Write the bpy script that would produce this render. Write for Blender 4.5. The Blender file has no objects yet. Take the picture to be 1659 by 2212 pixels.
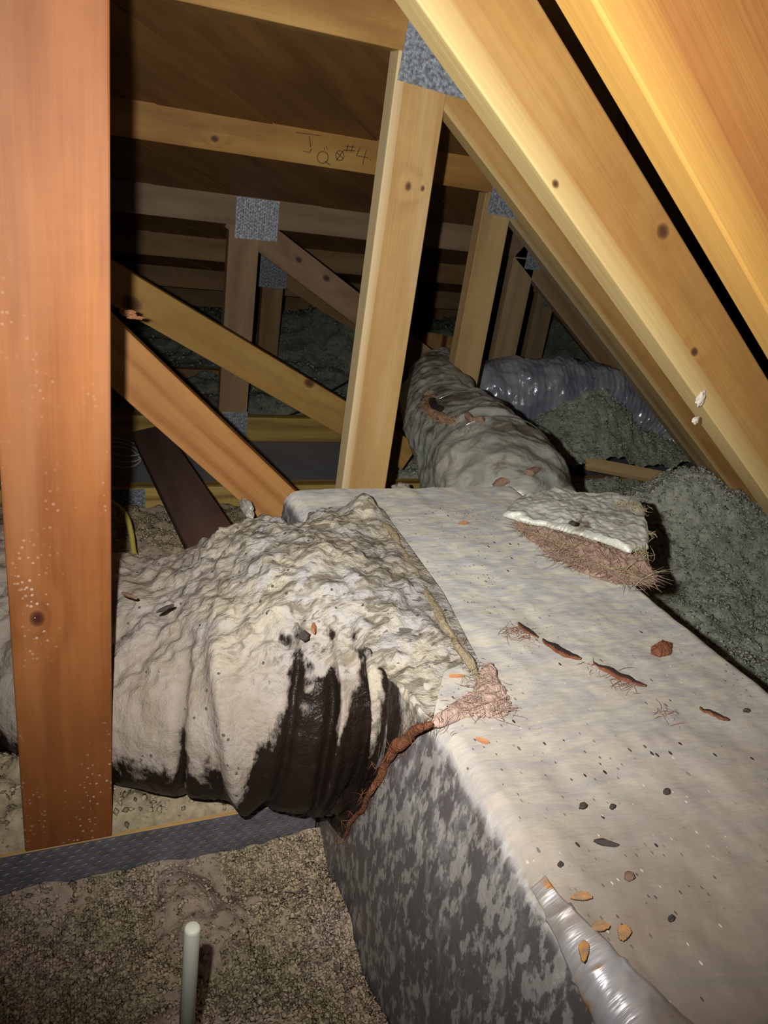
import bpy, bmesh, math, random
import numpy as np
from mathutils import Vector, Matrix

# ------------------------------------------------------------------ camera, light, exposure
S = bpy.context.scene
COL = S.collection
W, H, F = 1659.0, 2212.0, 1661.0
PP = np.array([W / 2, H / 2])
def _cam_axes(vz=(250, 4800), vx=(4750, 975)):
    d = np.array([vz[0] - PP[0], vz[1] - PP[1], F]); d /= np.linalg.norm(d); up = -d
    x = np.array([vx[0] - PP[0], vx[1] - PP[1], F]); x -= (x @ up) * up; x /= np.linalg.norm(x)
    return np.stack([x, np.cross(up, x), up])
R = _cam_axes()                     # world axes written in camera axes (right, down, forward)
cam_d = bpy.data.cameras.new('camera'); cam = bpy.data.objects.new('camera', cam_d); COL.objects.link(cam)
right, down, fwd = R[:, 0], R[:, 1], R[:, 2]
M = Matrix.Identity(4)
for i in range(3):
    M[i][0] = right[i]; M[i][1] = -down[i]; M[i][2] = -fwd[i]
cam.matrix_world = M
cam_d.sensor_fit = 'VERTICAL'; cam_d.sensor_height = 36.0; cam_d.lens = 36.0 * F / H
cam_d.clip_start = 0.01; cam_d.clip_end = 60
S.camera = cam

world = bpy.data.worlds.new('world'); S.world = world; world.use_nodes = True
world.node_tree.nodes['Background'].inputs[0].default_value = (0.9, 0.95, 1.0, 1)
world.node_tree.nodes['Background'].inputs[1].default_value = 0.014

# the hand torch of the person taking the picture: up and to the left of the lens
def lamp(name, off, aim, power, size, blend, radius, color):
    ld = bpy.data.lights.new(name, 'SPOT'); lo = bpy.data.objects.new(name, ld); COL.objects.link(lo)
    p = Vector(off[0] * right + off[1] * down + off[2] * fwd)
    lo.location = p
    lo.rotation_euler = (Vector(aim) - p).to_track_quat('-Z', 'Y').to_euler()
    ld.energy = power; ld.spot_size = math.radians(size); ld.spot_blend = blend
    ld.shadow_soft_size = radius; ld.color = color
    return lo
def ray(px, py): return R @ np.array([(px - PP[0]) / F, (py - PP[1]) / F, 1.0])
def atY(px, py, Y): r = ray(px, py); return r * (Y / r[1])
def atZ(px, py, Z): r = ray(px, py); return r * (Z / r[2])
def atX(px, py, X): r = ray(px, py); return r * (X / r[0])
def atD(px, py, D): return ray(px, py) * D
lamp('torch', (-0.057, -0.030, 0.07), ray(970, 820) * 1.5, 56, 114, 1.0, 0.006, (1.0, 0.965, 0.90))

S.view_settings.view_transform = 'Standard'; S.view_settings.look = 'None'
S.view_settings.gamma = 1.0; S.view_settings.use_curve_mapping = False
S.view_settings.exposure = 0.0
S.cycles.max_bounces = 4; S.cycles.diffuse_bounces = 3; S.cycles.glossy_bounces = 2

# ------------------------------------------------------------------ noise for geometry
def _hash(ix, iy, iz, seed):
    h = (ix * 374761393 + iy * 668265263 + iz * 2147483647 + seed * 1274126177) & 0xffffffff
    h = ((h ^ (h >> 13)) * 1274126177) & 0xffffffff
    h = ((h ^ (h >> 16)) * 2246822519) & 0xffffffff
    return ((h ^ (h >> 15)) & 0xffffff) / float(0xffffff)
def vnoise(x, y, z=0.0, seed=0):
    x, y, z = np.broadcast_arrays(np.asarray(x, float), np.asarray(y, float), np.asarray(z, float))
    ix, iy, iz = (np.floor(a).astype(np.int64) for a in (x, y, z))
    fx, fy, fz = x - ix, y - iy, z - iz
    fx, fy, fz = (t * t * (3 - 2 * t) for t in (fx, fy, fz))
    def h(a, b, c): return _hash(ix + a, iy + b, iz + c, seed)
    def mix(a, b, t): return a + (b - a) * t
    a = mix(mix(h(0, 0, 0), h(1, 0, 0), fx), mix(h(0, 1, 0), h(1, 1, 0), fx), fy)
    b = mix(mix(h(0, 0, 1), h(1, 0, 1), fx), mix(h(0, 1, 1), h(1, 1, 1), fx), fy)
    return mix(a, b, fz) * 2 - 1
def fbm(x, y, z=0.0, seed=0, octv=4, gain=0.5):
    s, a = 0.0, 1.0
    for k in range(octv):
        s = s + a * vnoise(x * 2.03 ** k, y * 2.03 ** k, np.asarray(z) * 2.03 ** k, seed + 17 * k); a *= gain
    return s
def worley(x, y, seed=0):
    ix, iy = np.floor(x).astype(np.int64), np.floor(y).astype(np.int64)
    best = np.full(np.shape(x), 9.0)
    for dx in (-1, 0, 1):
        for dy in (-1, 0, 1):
            cx = ix + dx + _hash(ix + dx, iy + dy, 0 * ix, seed); cy = iy + dy + _hash(ix + dx, iy + dy, 0 * ix + 1, seed)
            best = np.minimum(best, np.hypot(x - cx, y - cy))
    return best
def sstep(a, b, x):
    t = np.clip((np.asarray(x, float) - a) / (b - a), 0, 1); return t * t * (3 - 2 * t)
def gauss(x, y, cx, cy, sx, sy): return np.exp(-((x - cx) / sx) ** 2 - ((y - cy) / sy) ** 2)

# ------------------------------------------------------------------ material helpers
class NT:
    def __init__(s, name):
        s.m = bpy.data.materials.new(name); s.m.use_nodes = True
        s.t = s.m.node_tree; s.t.nodes.clear()
        s.out = s.n('ShaderNodeOutputMaterial'); s.b = s.n('ShaderNodeBsdfPrincipled')
        s.l(s.b.outputs[0], s.out.inputs[0]); s.tc = s.n('ShaderNodeTexCoord'); s.geo = s.n('ShaderNodeNewGeometry')
    def n(s, kind, **kw):
        q = s.t.nodes.new(kind)
        for k, v in kw.items(): setattr(q, k, v)
        return q
    def l(s, a, b): s.t.links.new(a, b)
    def put(s, sock, v):
        if v is None: return
        if hasattr(v, 'is_output'): s.l(v, sock)
        else: sock.default_value = v
    def mth(s, op, a, b=None, c=None, clamp=False):
        q = s.n('ShaderNodeMath', operation=op); q.use_clamp = clamp
        s.put(q.inputs[0], a); s.put(q.inputs[1], b); s.put(q.inputs[2], c); return q.outputs[0]
    def mp(s, scale=(1, 1, 1), loc=(0, 0, 0), src=None):
        q = s.n('ShaderNodeMapping'); q.inputs['Scale'].default_value = scale; q.inputs['Location'].default_value = loc
        s.l(src or s.tc.outputs['Object'], q.inputs[0]); return q.outputs[0]
    def noise(s, vec, scale=1.0, detail=4.0, rough=0.55, dist=0.0):
        q = s.n('ShaderNodeTexNoise'); s.l(vec, q.inputs['Vector'])
        q.inputs['Scale'].default_value = scale; q.inputs['Detail'].default_value = detail
        q.inputs['Roughness'].default_value = rough; q.inputs['Distortion'].default_value = dist
        return q.outputs['Fac']
    def vor(s, vec, scale=1.0, feat='F1', rnd=1.0):
        q = s.n('ShaderNodeTexVoronoi', feature=feat); s.l(vec, q.inputs['Vector'])
        q.inputs['Scale'].default_value = scale; q.inputs['Randomness'].default_value = rnd
        return q
    def ramp(s, fac, stops):
        q = s.n('ShaderNodeValToRGB'); s.put(q.inputs[0], fac); e = q.color_ramp.elements
        while len(e) < len(stops): e.new(0.5)
        for k, (p, c) in enumerate(stops):
            e[k].position = p; e[k].color = (c, c, c, 1) if isinstance(c, (int, float)) else (c[0], c[1], c[2], 1)
        return q.outputs[0]
    def mix(s, fac, a, b, mode='MIX'):
        q = s.n('ShaderNodeMix', data_type='RGBA', blend_type=mode)
        s.put(q.inputs[0], fac); 
        for sock, v in ((q.inputs[6], a), (q.inputs[7], b)):
            s.put(sock, v if hasattr(v, 'is_output') else (v[0], v[1], v[2], 1))
        return q.outputs[2]
    def bump(s, h, strength=0.5, dist=0.01, nrm=None):
        q = s.n('ShaderNodeBump'); q.inputs['Strength'].default_value = strength; q.inputs['Distance'].default_value = dist
        s.l(h, q.inputs['Height'])
        if nrm: s.l(nrm, q.inputs['Normal'])
        return q.outputs[0]
    def fin(s, col=None, rough=None, metal=None, nrm=None, spec=None):
        s.put(s.b.inputs['Base Color'], col if (col is None or hasattr(col, 'is_output')) else (col[0], col[1], col[2], 1))
        s.put(s.b.inputs['Roughness'], rough); s.put(s.b.inputs['Metallic'], metal)
        if nrm: s.l(nrm, s.b.inputs['Normal'])
        if spec is not None: s.b.inputs['Specular IOR Level'].default_value = spec
        return s.m

GOLD = ((0.68, 0.40, 0.13), (0.40, 0.21, 0.065), (0.80, 0.62, 0.33))
HONEY = ((0.44, 0.24, 0.07), (0.28, 0.125, 0.035), (0.66, 0.52, 0.24))
ORANGE = ((0.29, 0.105, 0.028), (0.155, 0.045, 0.011), (0.38, 0.19, 0.09))
DULL = ((0.42, 0.27, 0.14), (0.24, 0.14, 0.065), (0.50, 0.38, 0.24))
DARK = ((0.16, 0.10, 0.075), (0.09, 0.05, 0.04), (0.24, 0.17, 0.13))
def wood(name, pal=GOLD, seed=0, width=0.089, rings=5.0, knots=(), lit_sap=0.0, stain=0.5, specks=0.0, contrast=0.6, lit_sap_side=-1):
    t = NT(name); sx = seed * 3.71
    sep = t.n('ShaderNodeSeparateXYZ'); t.l(t.tc.outputs['Object'], sep.inputs[0]); X, Y, Z = sep.outputs
    warp = t.noise(t.mp((1.3, 3, 9), (sx, seed, 0)), 1.0, 3.0)
    ringc = t.mth('MULTIPLY_ADD', Z, 1.0 / width * rings, t.mth('MULTIPLY', warp, 5.0))
    ringc = t.mth('MULTIPLY_ADD', Y, 40.0, ringc)
    kd = None
    for (kx, kz, kr) in knots:
        dx = t.mth('MULTIPLY', t.mth('SUBTRACT', X, kx), 0.75 / kr); dz = t.mth('MULTIPLY', t.mth('SUBTRACT', Z, kz), 1.0 / kr)
        d = t.mth('SQRT', t.mth('ADD', t.mth('MULTIPLY', dx, dx), t.mth('MULTIPLY', dz, dz)))
        e = t.mth('POWER', 2.718, t.mth('MULTIPLY', d, -0.45))
        ringc = t.mth('MULTIPLY_ADD', e, 5.0, ringc)
        k = t.mth('SUBTRACT', 1.0, t.mth('SMOOTH_MIN', t.mth('POWER', d, 3.0), 1.0, 0.2), clamp=True)
        kd = k if kd is None else t.mth('MAXIMUM', kd, k)
    wave = t.mth('MULTIPLY_ADD', t.mth('SINE', t.mth('MULTIPLY', ringc, 2.4)), 0.5, 0.5)
    wave = t.mth('POWER', wave, 2.2)
    fiber = t.noise(t.mp((5, 120, 220), (sx, 0, seed * 1.3)), 1.0, 2.0, 0.6)
    cross = t.noise(t.mp((90, 20, 22), (seed, sx, 0)), 1.0, 2.0)
    f = t.mth('ADD', t.mth('MULTIPLY', wave, contrast * 0.62), t.mth('MULTIPLY', t.mth('SUBTRACT', fiber, 0.42), 0.75))
    f = t.mth('ADD', f, t.mth('MULTIPLY', t.mth('SUBTRACT', cross, 0.5), 0.35), clamp=True)
    c = t.mix(f, pal[0], pal[1])
    blot = t.ramp(t.noise(t.mp((3.2, 9, 13), (seed * 2.1, 0, sx)), 1.0, 4.0), [(0.36, 0.0), (0.66, 1.0)])
    c = t.mix(t.mth('MULTIPLY', blot, stain), c, tuple(v * g for v, g in zip(pal[1], (0.9, 0.85, 0.95))))
    lt = t.ramp(t.noise(t.mp((2.1, 9, 17), (sx, 4.0, seed)), 1.0, 3.0), [(0.52, 0.0), (0.74, 1.0)])
    c = t.mix(t.mth('MULTIPLY', lt, 0.38), c, pal[2])
    if lit_sap:  # pale sapwood edge, lightened further to paint a strongly lit underside
        zz = t.mth('ADD', t.mth('MULTIPLY', Z, -lit_sap_side), width / 2)
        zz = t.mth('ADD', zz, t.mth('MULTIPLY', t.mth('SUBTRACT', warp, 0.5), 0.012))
        sm = t.mth('SUBTRACT', 1.0, t.mth('DIVIDE', zz, lit_sap), clamp=True)
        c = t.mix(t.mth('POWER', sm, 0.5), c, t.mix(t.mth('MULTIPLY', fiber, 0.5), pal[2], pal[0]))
    if kd is not None:
        c = t.mix(kd, c, (pal[1][0] * 0.32, pal[1][1] * 0.28, pal[1][2] * 0.5))
    rg = 0.62
    if specks:
        v = t.vor(t.mp((1, 1, 1), (seed, 0, 0)), 140.0).outputs['Distance']
        reg = t.ramp(t.noise(t.mp((5, 5, 12), (0, seed, 0)), 1.0, 2.0), [(0.50, 0.0), (0.66, 1.0)])
        reg = t.mth('MULTIPLY', reg, t.mth('MULTIPLY', t.mth('SUBTRACT', 0.0, X), 3.0, clamp=True))
        sp = t.mth('MULTIPLY', t.mth('LESS_THAN', v, 0.22), reg)
        c = t.mix(t.mth('MULTIPLY', sp, specks), c, (0.8, 0.62, 0.5))
    nb = t.bump(fiber, 0.35, 0.0015)
    return t.fin(c, rg, 0.0, nb, 0.3)

def m_plate(name='galvanised_plate', tint=(0.42, 0.46, 0.52), lo=0.45, sc=120):
    t = NT(name); v = t.ramp(t.noise(t.mp((sc, sc, sc * 1.3)), 1.0, 3.0), [(.35, 0.0), (.68, 1.0)])
    c = t.mix(v, tuple(a * lo for a in tint), tuple(min(1, a * 1.25) for a in tint))  # light specks paint highlights into the metal colour
    return t.fin(c, 0.5, 0.25, t.bump(v, 0.4, 0.002))

def m_insul(name, a, b, c3, seed=0, dark=0.35):
    t = NT(name); g = t.tc.outputs['Object']
    big = t.noise(t.mp((4, 4, 4), (seed, 0, 0)), 1.0, 4.0)
    mid = t.noise(t.mp((60, 60, 60), (0, seed, 0)), 1.0, 4.0, 0.6)
    c = t.mix(t.ramp(big, [(0.38, 0.0), (0.62, 1.0)]), a, b)
    c = t.mix(t.ramp(t.noise(t.mp((7, 7, 7), (5, seed, 3)), 1.0, 3.0), [(0.52, 0.0), (0.70, 1.0)]), c, c3)
    at = t.n('ShaderNodeAttribute'); at.attribute_name = 'tint'
    k = t.mth('MULTIPLY_ADD', at.outputs['Fac'], .85, t.mth('MULTIPLY', mid, .9))
    c = t.mix(1.0, c, t.ramp(k, [(0.25, dark), (0.75, 0.80), (1.35, 1.25)]), 'MULTIPLY')
    ft = t.n('ShaderNodeAttribute'); ft.attribute_name = 'felt'
    c = t.mix(t.mth('MULTIPLY', ft.outputs['Fac'], .75), c, t.mix(mid, (.22, .17, .135), (.44, .34, .285)))
    blk = t.mth('LESS_THAN', t.vor(t.mp((1, 1, 1), (19, 2, 7)), 26.0).outputs['Distance'], 0.07)
    c = t.mix(t.mth('MULTIPLY', blk, 0.85), c, (0.02, 0.018, 0.015))
    return t.fin(c, 0.95, 0.0, t.bump(t.noise(t.mp((150, 150, 150)), 1.0, 2.0), 0.8, 0.004), 0.1)

# ------------------------------------------------------------------ object helpers
def tag(o, label=None, cat=None, group=None, kind=None):
    if label: o['label'] = label
    if cat: o['category'] = cat
    if group: o['group'] = group
    if kind: o['kind'] = kind
    return o
def empty(name, loc=(0, 0, 0), **kw):
    o = bpy.data.objects.new(name, None); COL.objects.link(o); o.location = loc; o.empty_display_size = 0.05
    return tag(o, **kw)
def link_mesh(name, me, mat, parent=None, smooth=False, **kw):
    if mat: me.materials.append(mat)
    if smooth: me.polygons.foreach_set('use_smooth', [True] * len(me.polygons))
    o = bpy.data.objects.new(name, me); COL.objects.link(o)
    if parent: o.parent = parent
    return tag(o, **kw)
def from_bm(name, bm, mat, parent=None, smooth=False, **kw):
    bmesh.ops.recalc_face_normals(bm, faces=bm.faces[:])
    me = bpy.data.meshes.new(name); bm.to_mesh(me); bm.free()
    return link_mesh(name, me, mat, parent, smooth, **kw)
def put_world(o, Mw):
    p = o.parent
    o.matrix_basis = (p.matrix_basis.inverted() @ Mw) if p else Mw
def bm_box(x0, x1, y0, y1, z0, z1, bev=0.0, bm=None):
    bm = bm or bmesh.new()
    vs = [bm.verts.new((x, y, z)) for x in (x0, x1) for y in (y0, y1) for z in (z0, z1)]
    fs = [bm.faces.new([vs[i] for i in q]) for q in ((0, 1, 3, 2), (4, 6, 7, 5), (0, 4, 5, 1), (2, 3, 7, 6), (0, 2, 6, 4), (1, 5, 7, 3))]
    if bev:
        es = list({e for f in fs for e in f.edges})
        bmesh.ops.bevel(bm, geom=es, offset=bev, segments=2, affect='EDGES', profile=0.5)
    return bm
def board(name, A, B, width, thick, mat, parent, Y, side=0, cutA=0.0, cutB=0.0, **kw):
    """timber in the plane of a truss; A, B = (x, z) of one edge or centre line; side -1: A-B is the lower edge, 0 the centre, 1 the upper"""
    ax, az = A; bx, bz = B; L = math.hypot(bx - ax, bz - az); ang = math.atan2(bz - az, bx - ax)
    off = -side * width / 2; nx, nz = -math.sin(ang), math.cos(ang)
    cx, cz = (ax + bx) / 2 + nx * off, (az + bz) / 2 + nz * off
    bm = bm_box(-L / 2, L / 2, 0, thick, -width / 2, width / 2)
    for v in bm.verts:                       # bevelled cut ends
        if v.co.x < 0: v.co.x += cutA * (v.co.z / width + 0.5)
        else: v.co.x += cutB * (v.co.z / width + 0.5)
    bmesh.ops.bevel(bm, geom=bm.edges[:], offset=0.0022, segments=2, affect='EDGES', profile=0.5)
    o = from_bm(name, bm, mat, parent, **kw)
    put_world(o, Matrix.Translation((cx, Y, cz)) @ Matrix.Rotation(-ang, 4, 'Y'))
    return o
def grid_mesh(name, P, closed_u=False, closed_v=False):
    nu, nv = P.shape[:2]; idx = np.arange(nu * nv).reshape(nu, nv)
    iu = np.arange(nu if closed_u else nu - 1); iv = np.arange(nv if closed_v else nv - 1)
    a = idx[np.ix_(iu, iv)]; b = idx[np.ix_((iu + 1) % nu, iv)]
    c = idx[np.ix_((iu + 1) % nu, (iv + 1) % nv)]; d = idx[np.ix_(iu, (iv + 1) % nv)]
    f = np.stack([a, b, c, d], -1).reshape(-1, 4)
    me = bpy.data.meshes.new(name)
    me.vertices.add(nu * nv); me.vertices.foreach_set('co', P.reshape(-1).astype(np.float32))
    me.loops.add(f.size); me.loops.foreach_set('vertex_index', f.reshape(-1).astype(np.int32))
    me.polygons.add(len(f)); me.polygons.foreach_set('loop_start', (np.arange(len(f)) * 4).astype(np.int32))
    me.update(calc_edges=True); me.validate()
    return me
def spline(pts, n):
    pts = np.asarray(pts, float); m = len(pts); P = np.vstack([2 * pts[0] - pts[1], pts, 2 * pts[-1] - pts[-2]])
    t = np.linspace(0, m - 1, n); k = np.minimum(t.astype(int), m - 2); u = (t - k)[:, None]
    p0, p1, p2, p3 = P[k], P[k + 1], P[k + 2], P[k + 3]
    return 0.5 * (2 * p1 + (p2 - p0) * u + (2 * p0 - 5 * p1 + 4 * p2 - p3) * u ** 2 + (3 * p1 - p0 - 3 * p2 + p3) * u ** 3)
def frames(C, upv=(0, 0, 1)):
    T = np.gradient(C, axis=0); T /= np.linalg.norm(T, axis=1)[:, None]
    U = np.tile(np.array(upv, float), (len(C), 1)); U -= (U * T).sum(1)[:, None] * T; U /= np.linalg.norm(U, axis=1)[:, None]
    return T, np.cross(T, U), U
def tube_mesh(name, pts, r, n=24, seg=8, wob=0.0):
    C = spline(pts, n); T, N, U = frames(C, (0.03, 0.02, 1)); a = np.linspace(0, 2 * np.pi, seg, endpoint=False)
    rr = np.broadcast_to(np.asarray(r, float), (n,)).copy()
    rr[0] *= 0.02; rr[-1] *= 0.02
    C[0] += T[0] * 0; P = C[:, None] + rr[:, None, None] * (np.cos(a)[None, :, None] * N[:, None] + np.sin(a)[None, :, None] * U[:, None])
    if wob: P += wob * np.stack([vnoise(P[..., 0] * 40, P[..., 1] * 40, P[..., 2] * 40, s) for s in (1, 2, 3)], -1)
    return grid_mesh(name, P, closed_v=True)
def raw_mesh(name, verts, faces):
    me = bpy.data.meshes.new(name); me.from_pydata([tuple(map(float, v)) for v in verts], [], faces); me.update(); return me
def toothed_plate(name, x0, x1, z0, z1, parent, Y, mat, rot=0.0, org=(0, 0), pitch=(0.0075, 0.0095), poly=None, **kw):
    """pressed nail plate: sheet with rows of raised tooth slots, on the face of a truss at depth Y"""
    verts, faces = [], []
    def add(vs, fs):
        b = len(verts); verts.extend(vs); faces.extend([tuple(b + i for i in f) for f in fs])
    add([(x0, 0, z0), (x1, 0, z0), (x1, 0, z1), (x0, 0, z1), (x0, -.0014, z0), (x1, -.0014, z0), (x1, -.0014, z1), (x0, -.0014, z1)],
        [(0, 1, 2, 3), (7, 6, 5, 4), (0, 4, 5, 1), (1, 5, 6, 2), (2, 6, 7, 3), (3, 7, 4, 0)])
    rnd = random.Random(int(abs(x0 * 1000)) + 7)
    nx, nz = int((x1 - x0 - .004) / pitch[0]), int((z1 - z0 - .004) / pitch[1])
    for i in range(nx):
        for j in range(nz):
            cx = x0 + .004 + (i + .5) * pitch[0]; cz = z0 + .003 + (j + .5 + (0.5 if i % 2 else 0)) * pitch[1]
            if cz + .003 > z1: continue
            w, hh, e = .0017, .0032, .0012 + rnd.random() * .0008
            k = rnd.uniform(-.0006, .0006)
            add([(cx - w, -.0013, cz - hh), (cx + w, -.0013, cz - hh), (cx + w, -.0013, cz + hh), (cx - w, -.0013, cz + hh),
                 (cx - w * .5 + k, -.0013 - e, cz - hh * .4), (cx + w * .5 + k, -.0013 - e * .6, cz - hh * .4), (cx + w * .5 + k, -.0013 - e * .8, cz + hh * .6), (cx - w * .5 + k, -.0013 - e, cz + hh * .6)],
                [(7, 6, 5, 4), (0, 4, 5, 1), (1, 5, 6, 2), (2, 6, 7, 3), (3, 7, 4, 0)])
    o = link_mesh(name, raw_mesh(name, verts, faces), mat, parent, **kw)
    put_world(o, Matrix.Translation((org[0], Y - .0004, org[1])) @ Matrix.Rotation(-rot, 4, 'Y'))
    return o

# ------------------------------------------------------------------ setting: ceiling boards, plaster floor
CH = -0.855                                    # top of the bottom chords
YT = [0.76, 1.34, 1.93, 2.52, 3.11, 3.70, 4.30]
m_deck = [wood('roof_board_%d' % k, ((.30, .155, .05), (.16, .072, .02), (.36, .20, .08)), 20 + k, 0.19, 3.0, stain=.7, contrast=.5) for k in range(3)]
# roof deck over the flat top chords: z = 0.687 - 0.33 Y, boards laid diagonally
deck = empty('ceiling', (0.5, 2.5, 0.687 - .33 * 2.5), kind='structure')
def deck_z(Y): return 0.6925 - 0.333 * Y
rnd = random.Random(3)
sl = math.atan(0.333)
Mdeck = Matrix.Translation((0, 0, 0.6925)) @ Matrix.Rotation(-sl, 4, 'X')
bw = 0.19
for k in range(-14, 22):
    # board k runs along direction (1,1)/sqrt2 in the deck's own plane
    c = k * bw; segs = []
    bm = bm_box(-3.2, 3.4, -bw / 2 + .0015, bw / 2 - .0015, rnd.uniform(.0, .004), .024, 0)
    o = from_bm('plank', bm, m_deck[k % 3], deck)
    L = Matrix.Rotation(math.radians(47), 4, 'Z')
    ctr = Vector((0.9 + c * math.cos(math.radians(-43)), 2.9 + c * math.sin(math.radians(-43)), 0))
    put_world(o, Mdeck @ Matrix.Translation(ctr) @ L)
# right hand slope of the roof, well behind the sloping members
deck2 = empty('ceiling.001', (3.0, 1.8, 0.2), kind='structure')
for k in range(14):
    bm = bm_box(-.093, .093, -1.0, 4.2, 0, .02)
    o = from_bm('plank', bm, m_deck[k % 3], deck2)
    x = 1.7 + k * 0.15
    put_world(o, Matrix.Translation((x, 0.6, 1.95 - .75 * x)) @ Matrix.Rotation(math.atan(.75), 4, 'Y'))
t = NT('plaster_board'); nz = t.noise(t.mp((6, 6, 6)), 1.0, 5.0)
m_plaster = t.fin(t.mix(nz, (.20, .20, .215), (.30, .30, .31)), 0.9, 0, t.bump(t.noise(t.mp((90, 90, 90)), 1, 3), .3, .002), .2)
bm = bm_box(-2.5, 5, -0.8, 6.0, -.965, -.945)
from_bm('floor', bm, m_plaster, None, kind='structure')

# ------------------------------------------------------------------ trusses
mp1 = m_plate(); mp2 = m_plate('galvanised_plate_dull', (.30, .33, .38))
TH = 0.040
# nearest truss: only its sloping member shows, top right
tr = empty('roof_truss', (0.4, .42, -.2), label='nearest roof truss, wide orange sloping timber filling the top right corner', cat='roof truss', group='roof trusses')
s37 = math.tan(math.radians(37))
A = atY(1190, 0, .457); 
mN = wood('wood_nearest', ((.235, .10, .027), (.175, .062, .015), (.34, .195, .045)), 5, .18, 3.0, lit_sap=.03, stain=.5, contrast=.35)
x0 = -.35; x1 = .95
board('sloping_chord', (A[0] + (x0 - A[0]), A[2] - (x0 - A[0]) * s37), (x1, A[2] - (x1 - A[0]) * s37), .18, .035, mN, tr, .42, side=-1)

# truss at the big left post
CH0 = -.823
Y0 = YT[0]
tr = empty('roof_truss', (0, Y0, CH), label='roof truss with the wide orange post at left and bright yellow sloping timber', cat='roof truss', group='roof trusses')
mL = wood('wood_left_post', ORANGE, 1, .098, 3.6, knots=[(-0.385, .024, .0085), (.42, -.02, .004)], stain=.6, specks=.6, contrast=.6)
XL, XR = -0.0505, 0.0505
board('post', (0.0, CH0 + 0.002), (0.0, 0.62), .101, .038, mL, tr, Y0)
A = atY(850, 0, Y0 + .045)
_A, _B = (-.62, A[2] - (-.62 - A[0]) * s37), (1.35, A[2] - (1.35 - A[0]) * s37)
def local_on(A, B, width, side, px, py, Y):
    ang = math.atan2(B[1] - A[1], B[0] - A[0]); off = -side * width / 2
    cx, cz = (A[0] + B[0]) / 2 - math.sin(ang) * off, (A[1] + B[1]) / 2 + math.cos(ang) * off
    q = atY(px, py, Y); dx, dz = q[0] - cx, q[2] - cz
    return (dx * math.cos(ang) + dz * math.sin(ang), -dx * math.sin(ang) + dz * math.cos(ang))
kn = [local_on(_A, _B, .094, -1, px, py, Y0) + (rr,) for px, py, rr in ((1200, 397, .0045), (1432, 500, .009), (1500, 760, .006))]
mD0 = wood('wood_sloping_near', HONEY, 2, .092, 3.0, knots=kn, lit_sap=.026, stain=.55, contrast=.35)
A = atY(850, 0, Y0 + .045)
xa, xb = -.62, 1.35
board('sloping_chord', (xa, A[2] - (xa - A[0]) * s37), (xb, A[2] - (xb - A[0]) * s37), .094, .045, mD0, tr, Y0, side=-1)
mBC = wood('wood_bottom_chord', ((.55, .34, .12), (.30, .15, .04), (.7, .5, .25)), 9, .089, 5, contrast=.9)
board('bottom_chord', (-1.2, CH0), (.326, CH0), .089, .038, mBC, tr, Y0, side=1)
# long slotted mending plate: a real perforated sheet folded over the top of the chord
def slotted(name, x0, x1, z0, z1, Y, parent, mat):
    px, pz = .0165, .0088; sw, sh = .0108, .0040
    cols = int((x1 - x0) / px); rows = int((z1 - z0) / pz)
    verts, faces = [], []
    def q(xa, xb, za, zb):
        b = len(verts)
        for yy in (0, .0014): verts.extend([(xa, yy, za), (xb, yy, za), (xb, yy, zb), (xa, yy, zb)])
        faces.extend([(b, b + 1, b + 2, b + 3), (b + 7, b + 6, b + 5, b + 4), (b, b + 4, b + 5, b + 1), (b + 1, b + 5, b + 6, b + 2), (b + 2, b + 6, b + 7, b + 3), (b + 3, b + 7, b + 4, b)])
    for j in range(rows):
        zc = z0 + (j + .5) * pz; off = (px / 2 if j % 2 else 0)
        q(x0 - px, x1 + px, z0 + j * pz, zc - sh / 2); q(x0 - px, x1 + px, zc + sh / 2, z0 + (j + 1) * pz)
        xs = x0 - px
        for i in range(cols + 1):
            xc = x0 + i * px + off
            q(xs, xc - sw / 2, zc - sh / 2, zc + sh / 2); xs = xc + sw / 2
            b = len(verts)          # tooth bent out along the slot's upper rim
            verts.extend([(xc - sw / 2, 0, zc + sh / 2), (xc + sw / 2, 0, zc + sh / 2), (xc + sw / 2 * .8, -.0016, zc + sh / 2 + .0004), (xc - sw / 2 * .8, -.0016, zc + sh / 2 + .0004), (xc, 0, zc + sh / 2 + .0012)])
            faces.extend([(b, b + 1, b + 2, b + 3), (b + 3, b + 2, b + 1, b + 4), (b, b + 3, b + 4)])
        q(xs, x1 + px, zc - sh / 2, zc + sh / 2)
    o = link_mesh(name, raw_mesh(name, verts, faces), mat, parent, label='long slotted dark grey metal mending plate')
    put_world(o, Matrix.Translation((0, Y, 0)))
    return o
m_slot = m_plate('slotted_plate_metal', (.15, .15, .175), .8, 30)
slotted('mending_plate', -.60, .310, CH0 - .0865, CH0 + .010, Y0 - .0022, tr, m_slot)

def T(i, label, loc): return empty('roof_truss', (loc[0], YT[i], loc[1]), label=label, cat='roof truss', group='roof trusses')
def xz(px, py, Y): p = atY(px, py, Y); return (p[0], p[2])
def ext(A, B, xa, xb):
    s = (B[1] - A[1]) / (B[0] - A[0]); return (xa, A[1] + (xa - A[0]) * s), (xb, A[1] + (xb - A[0]) * s)
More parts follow.
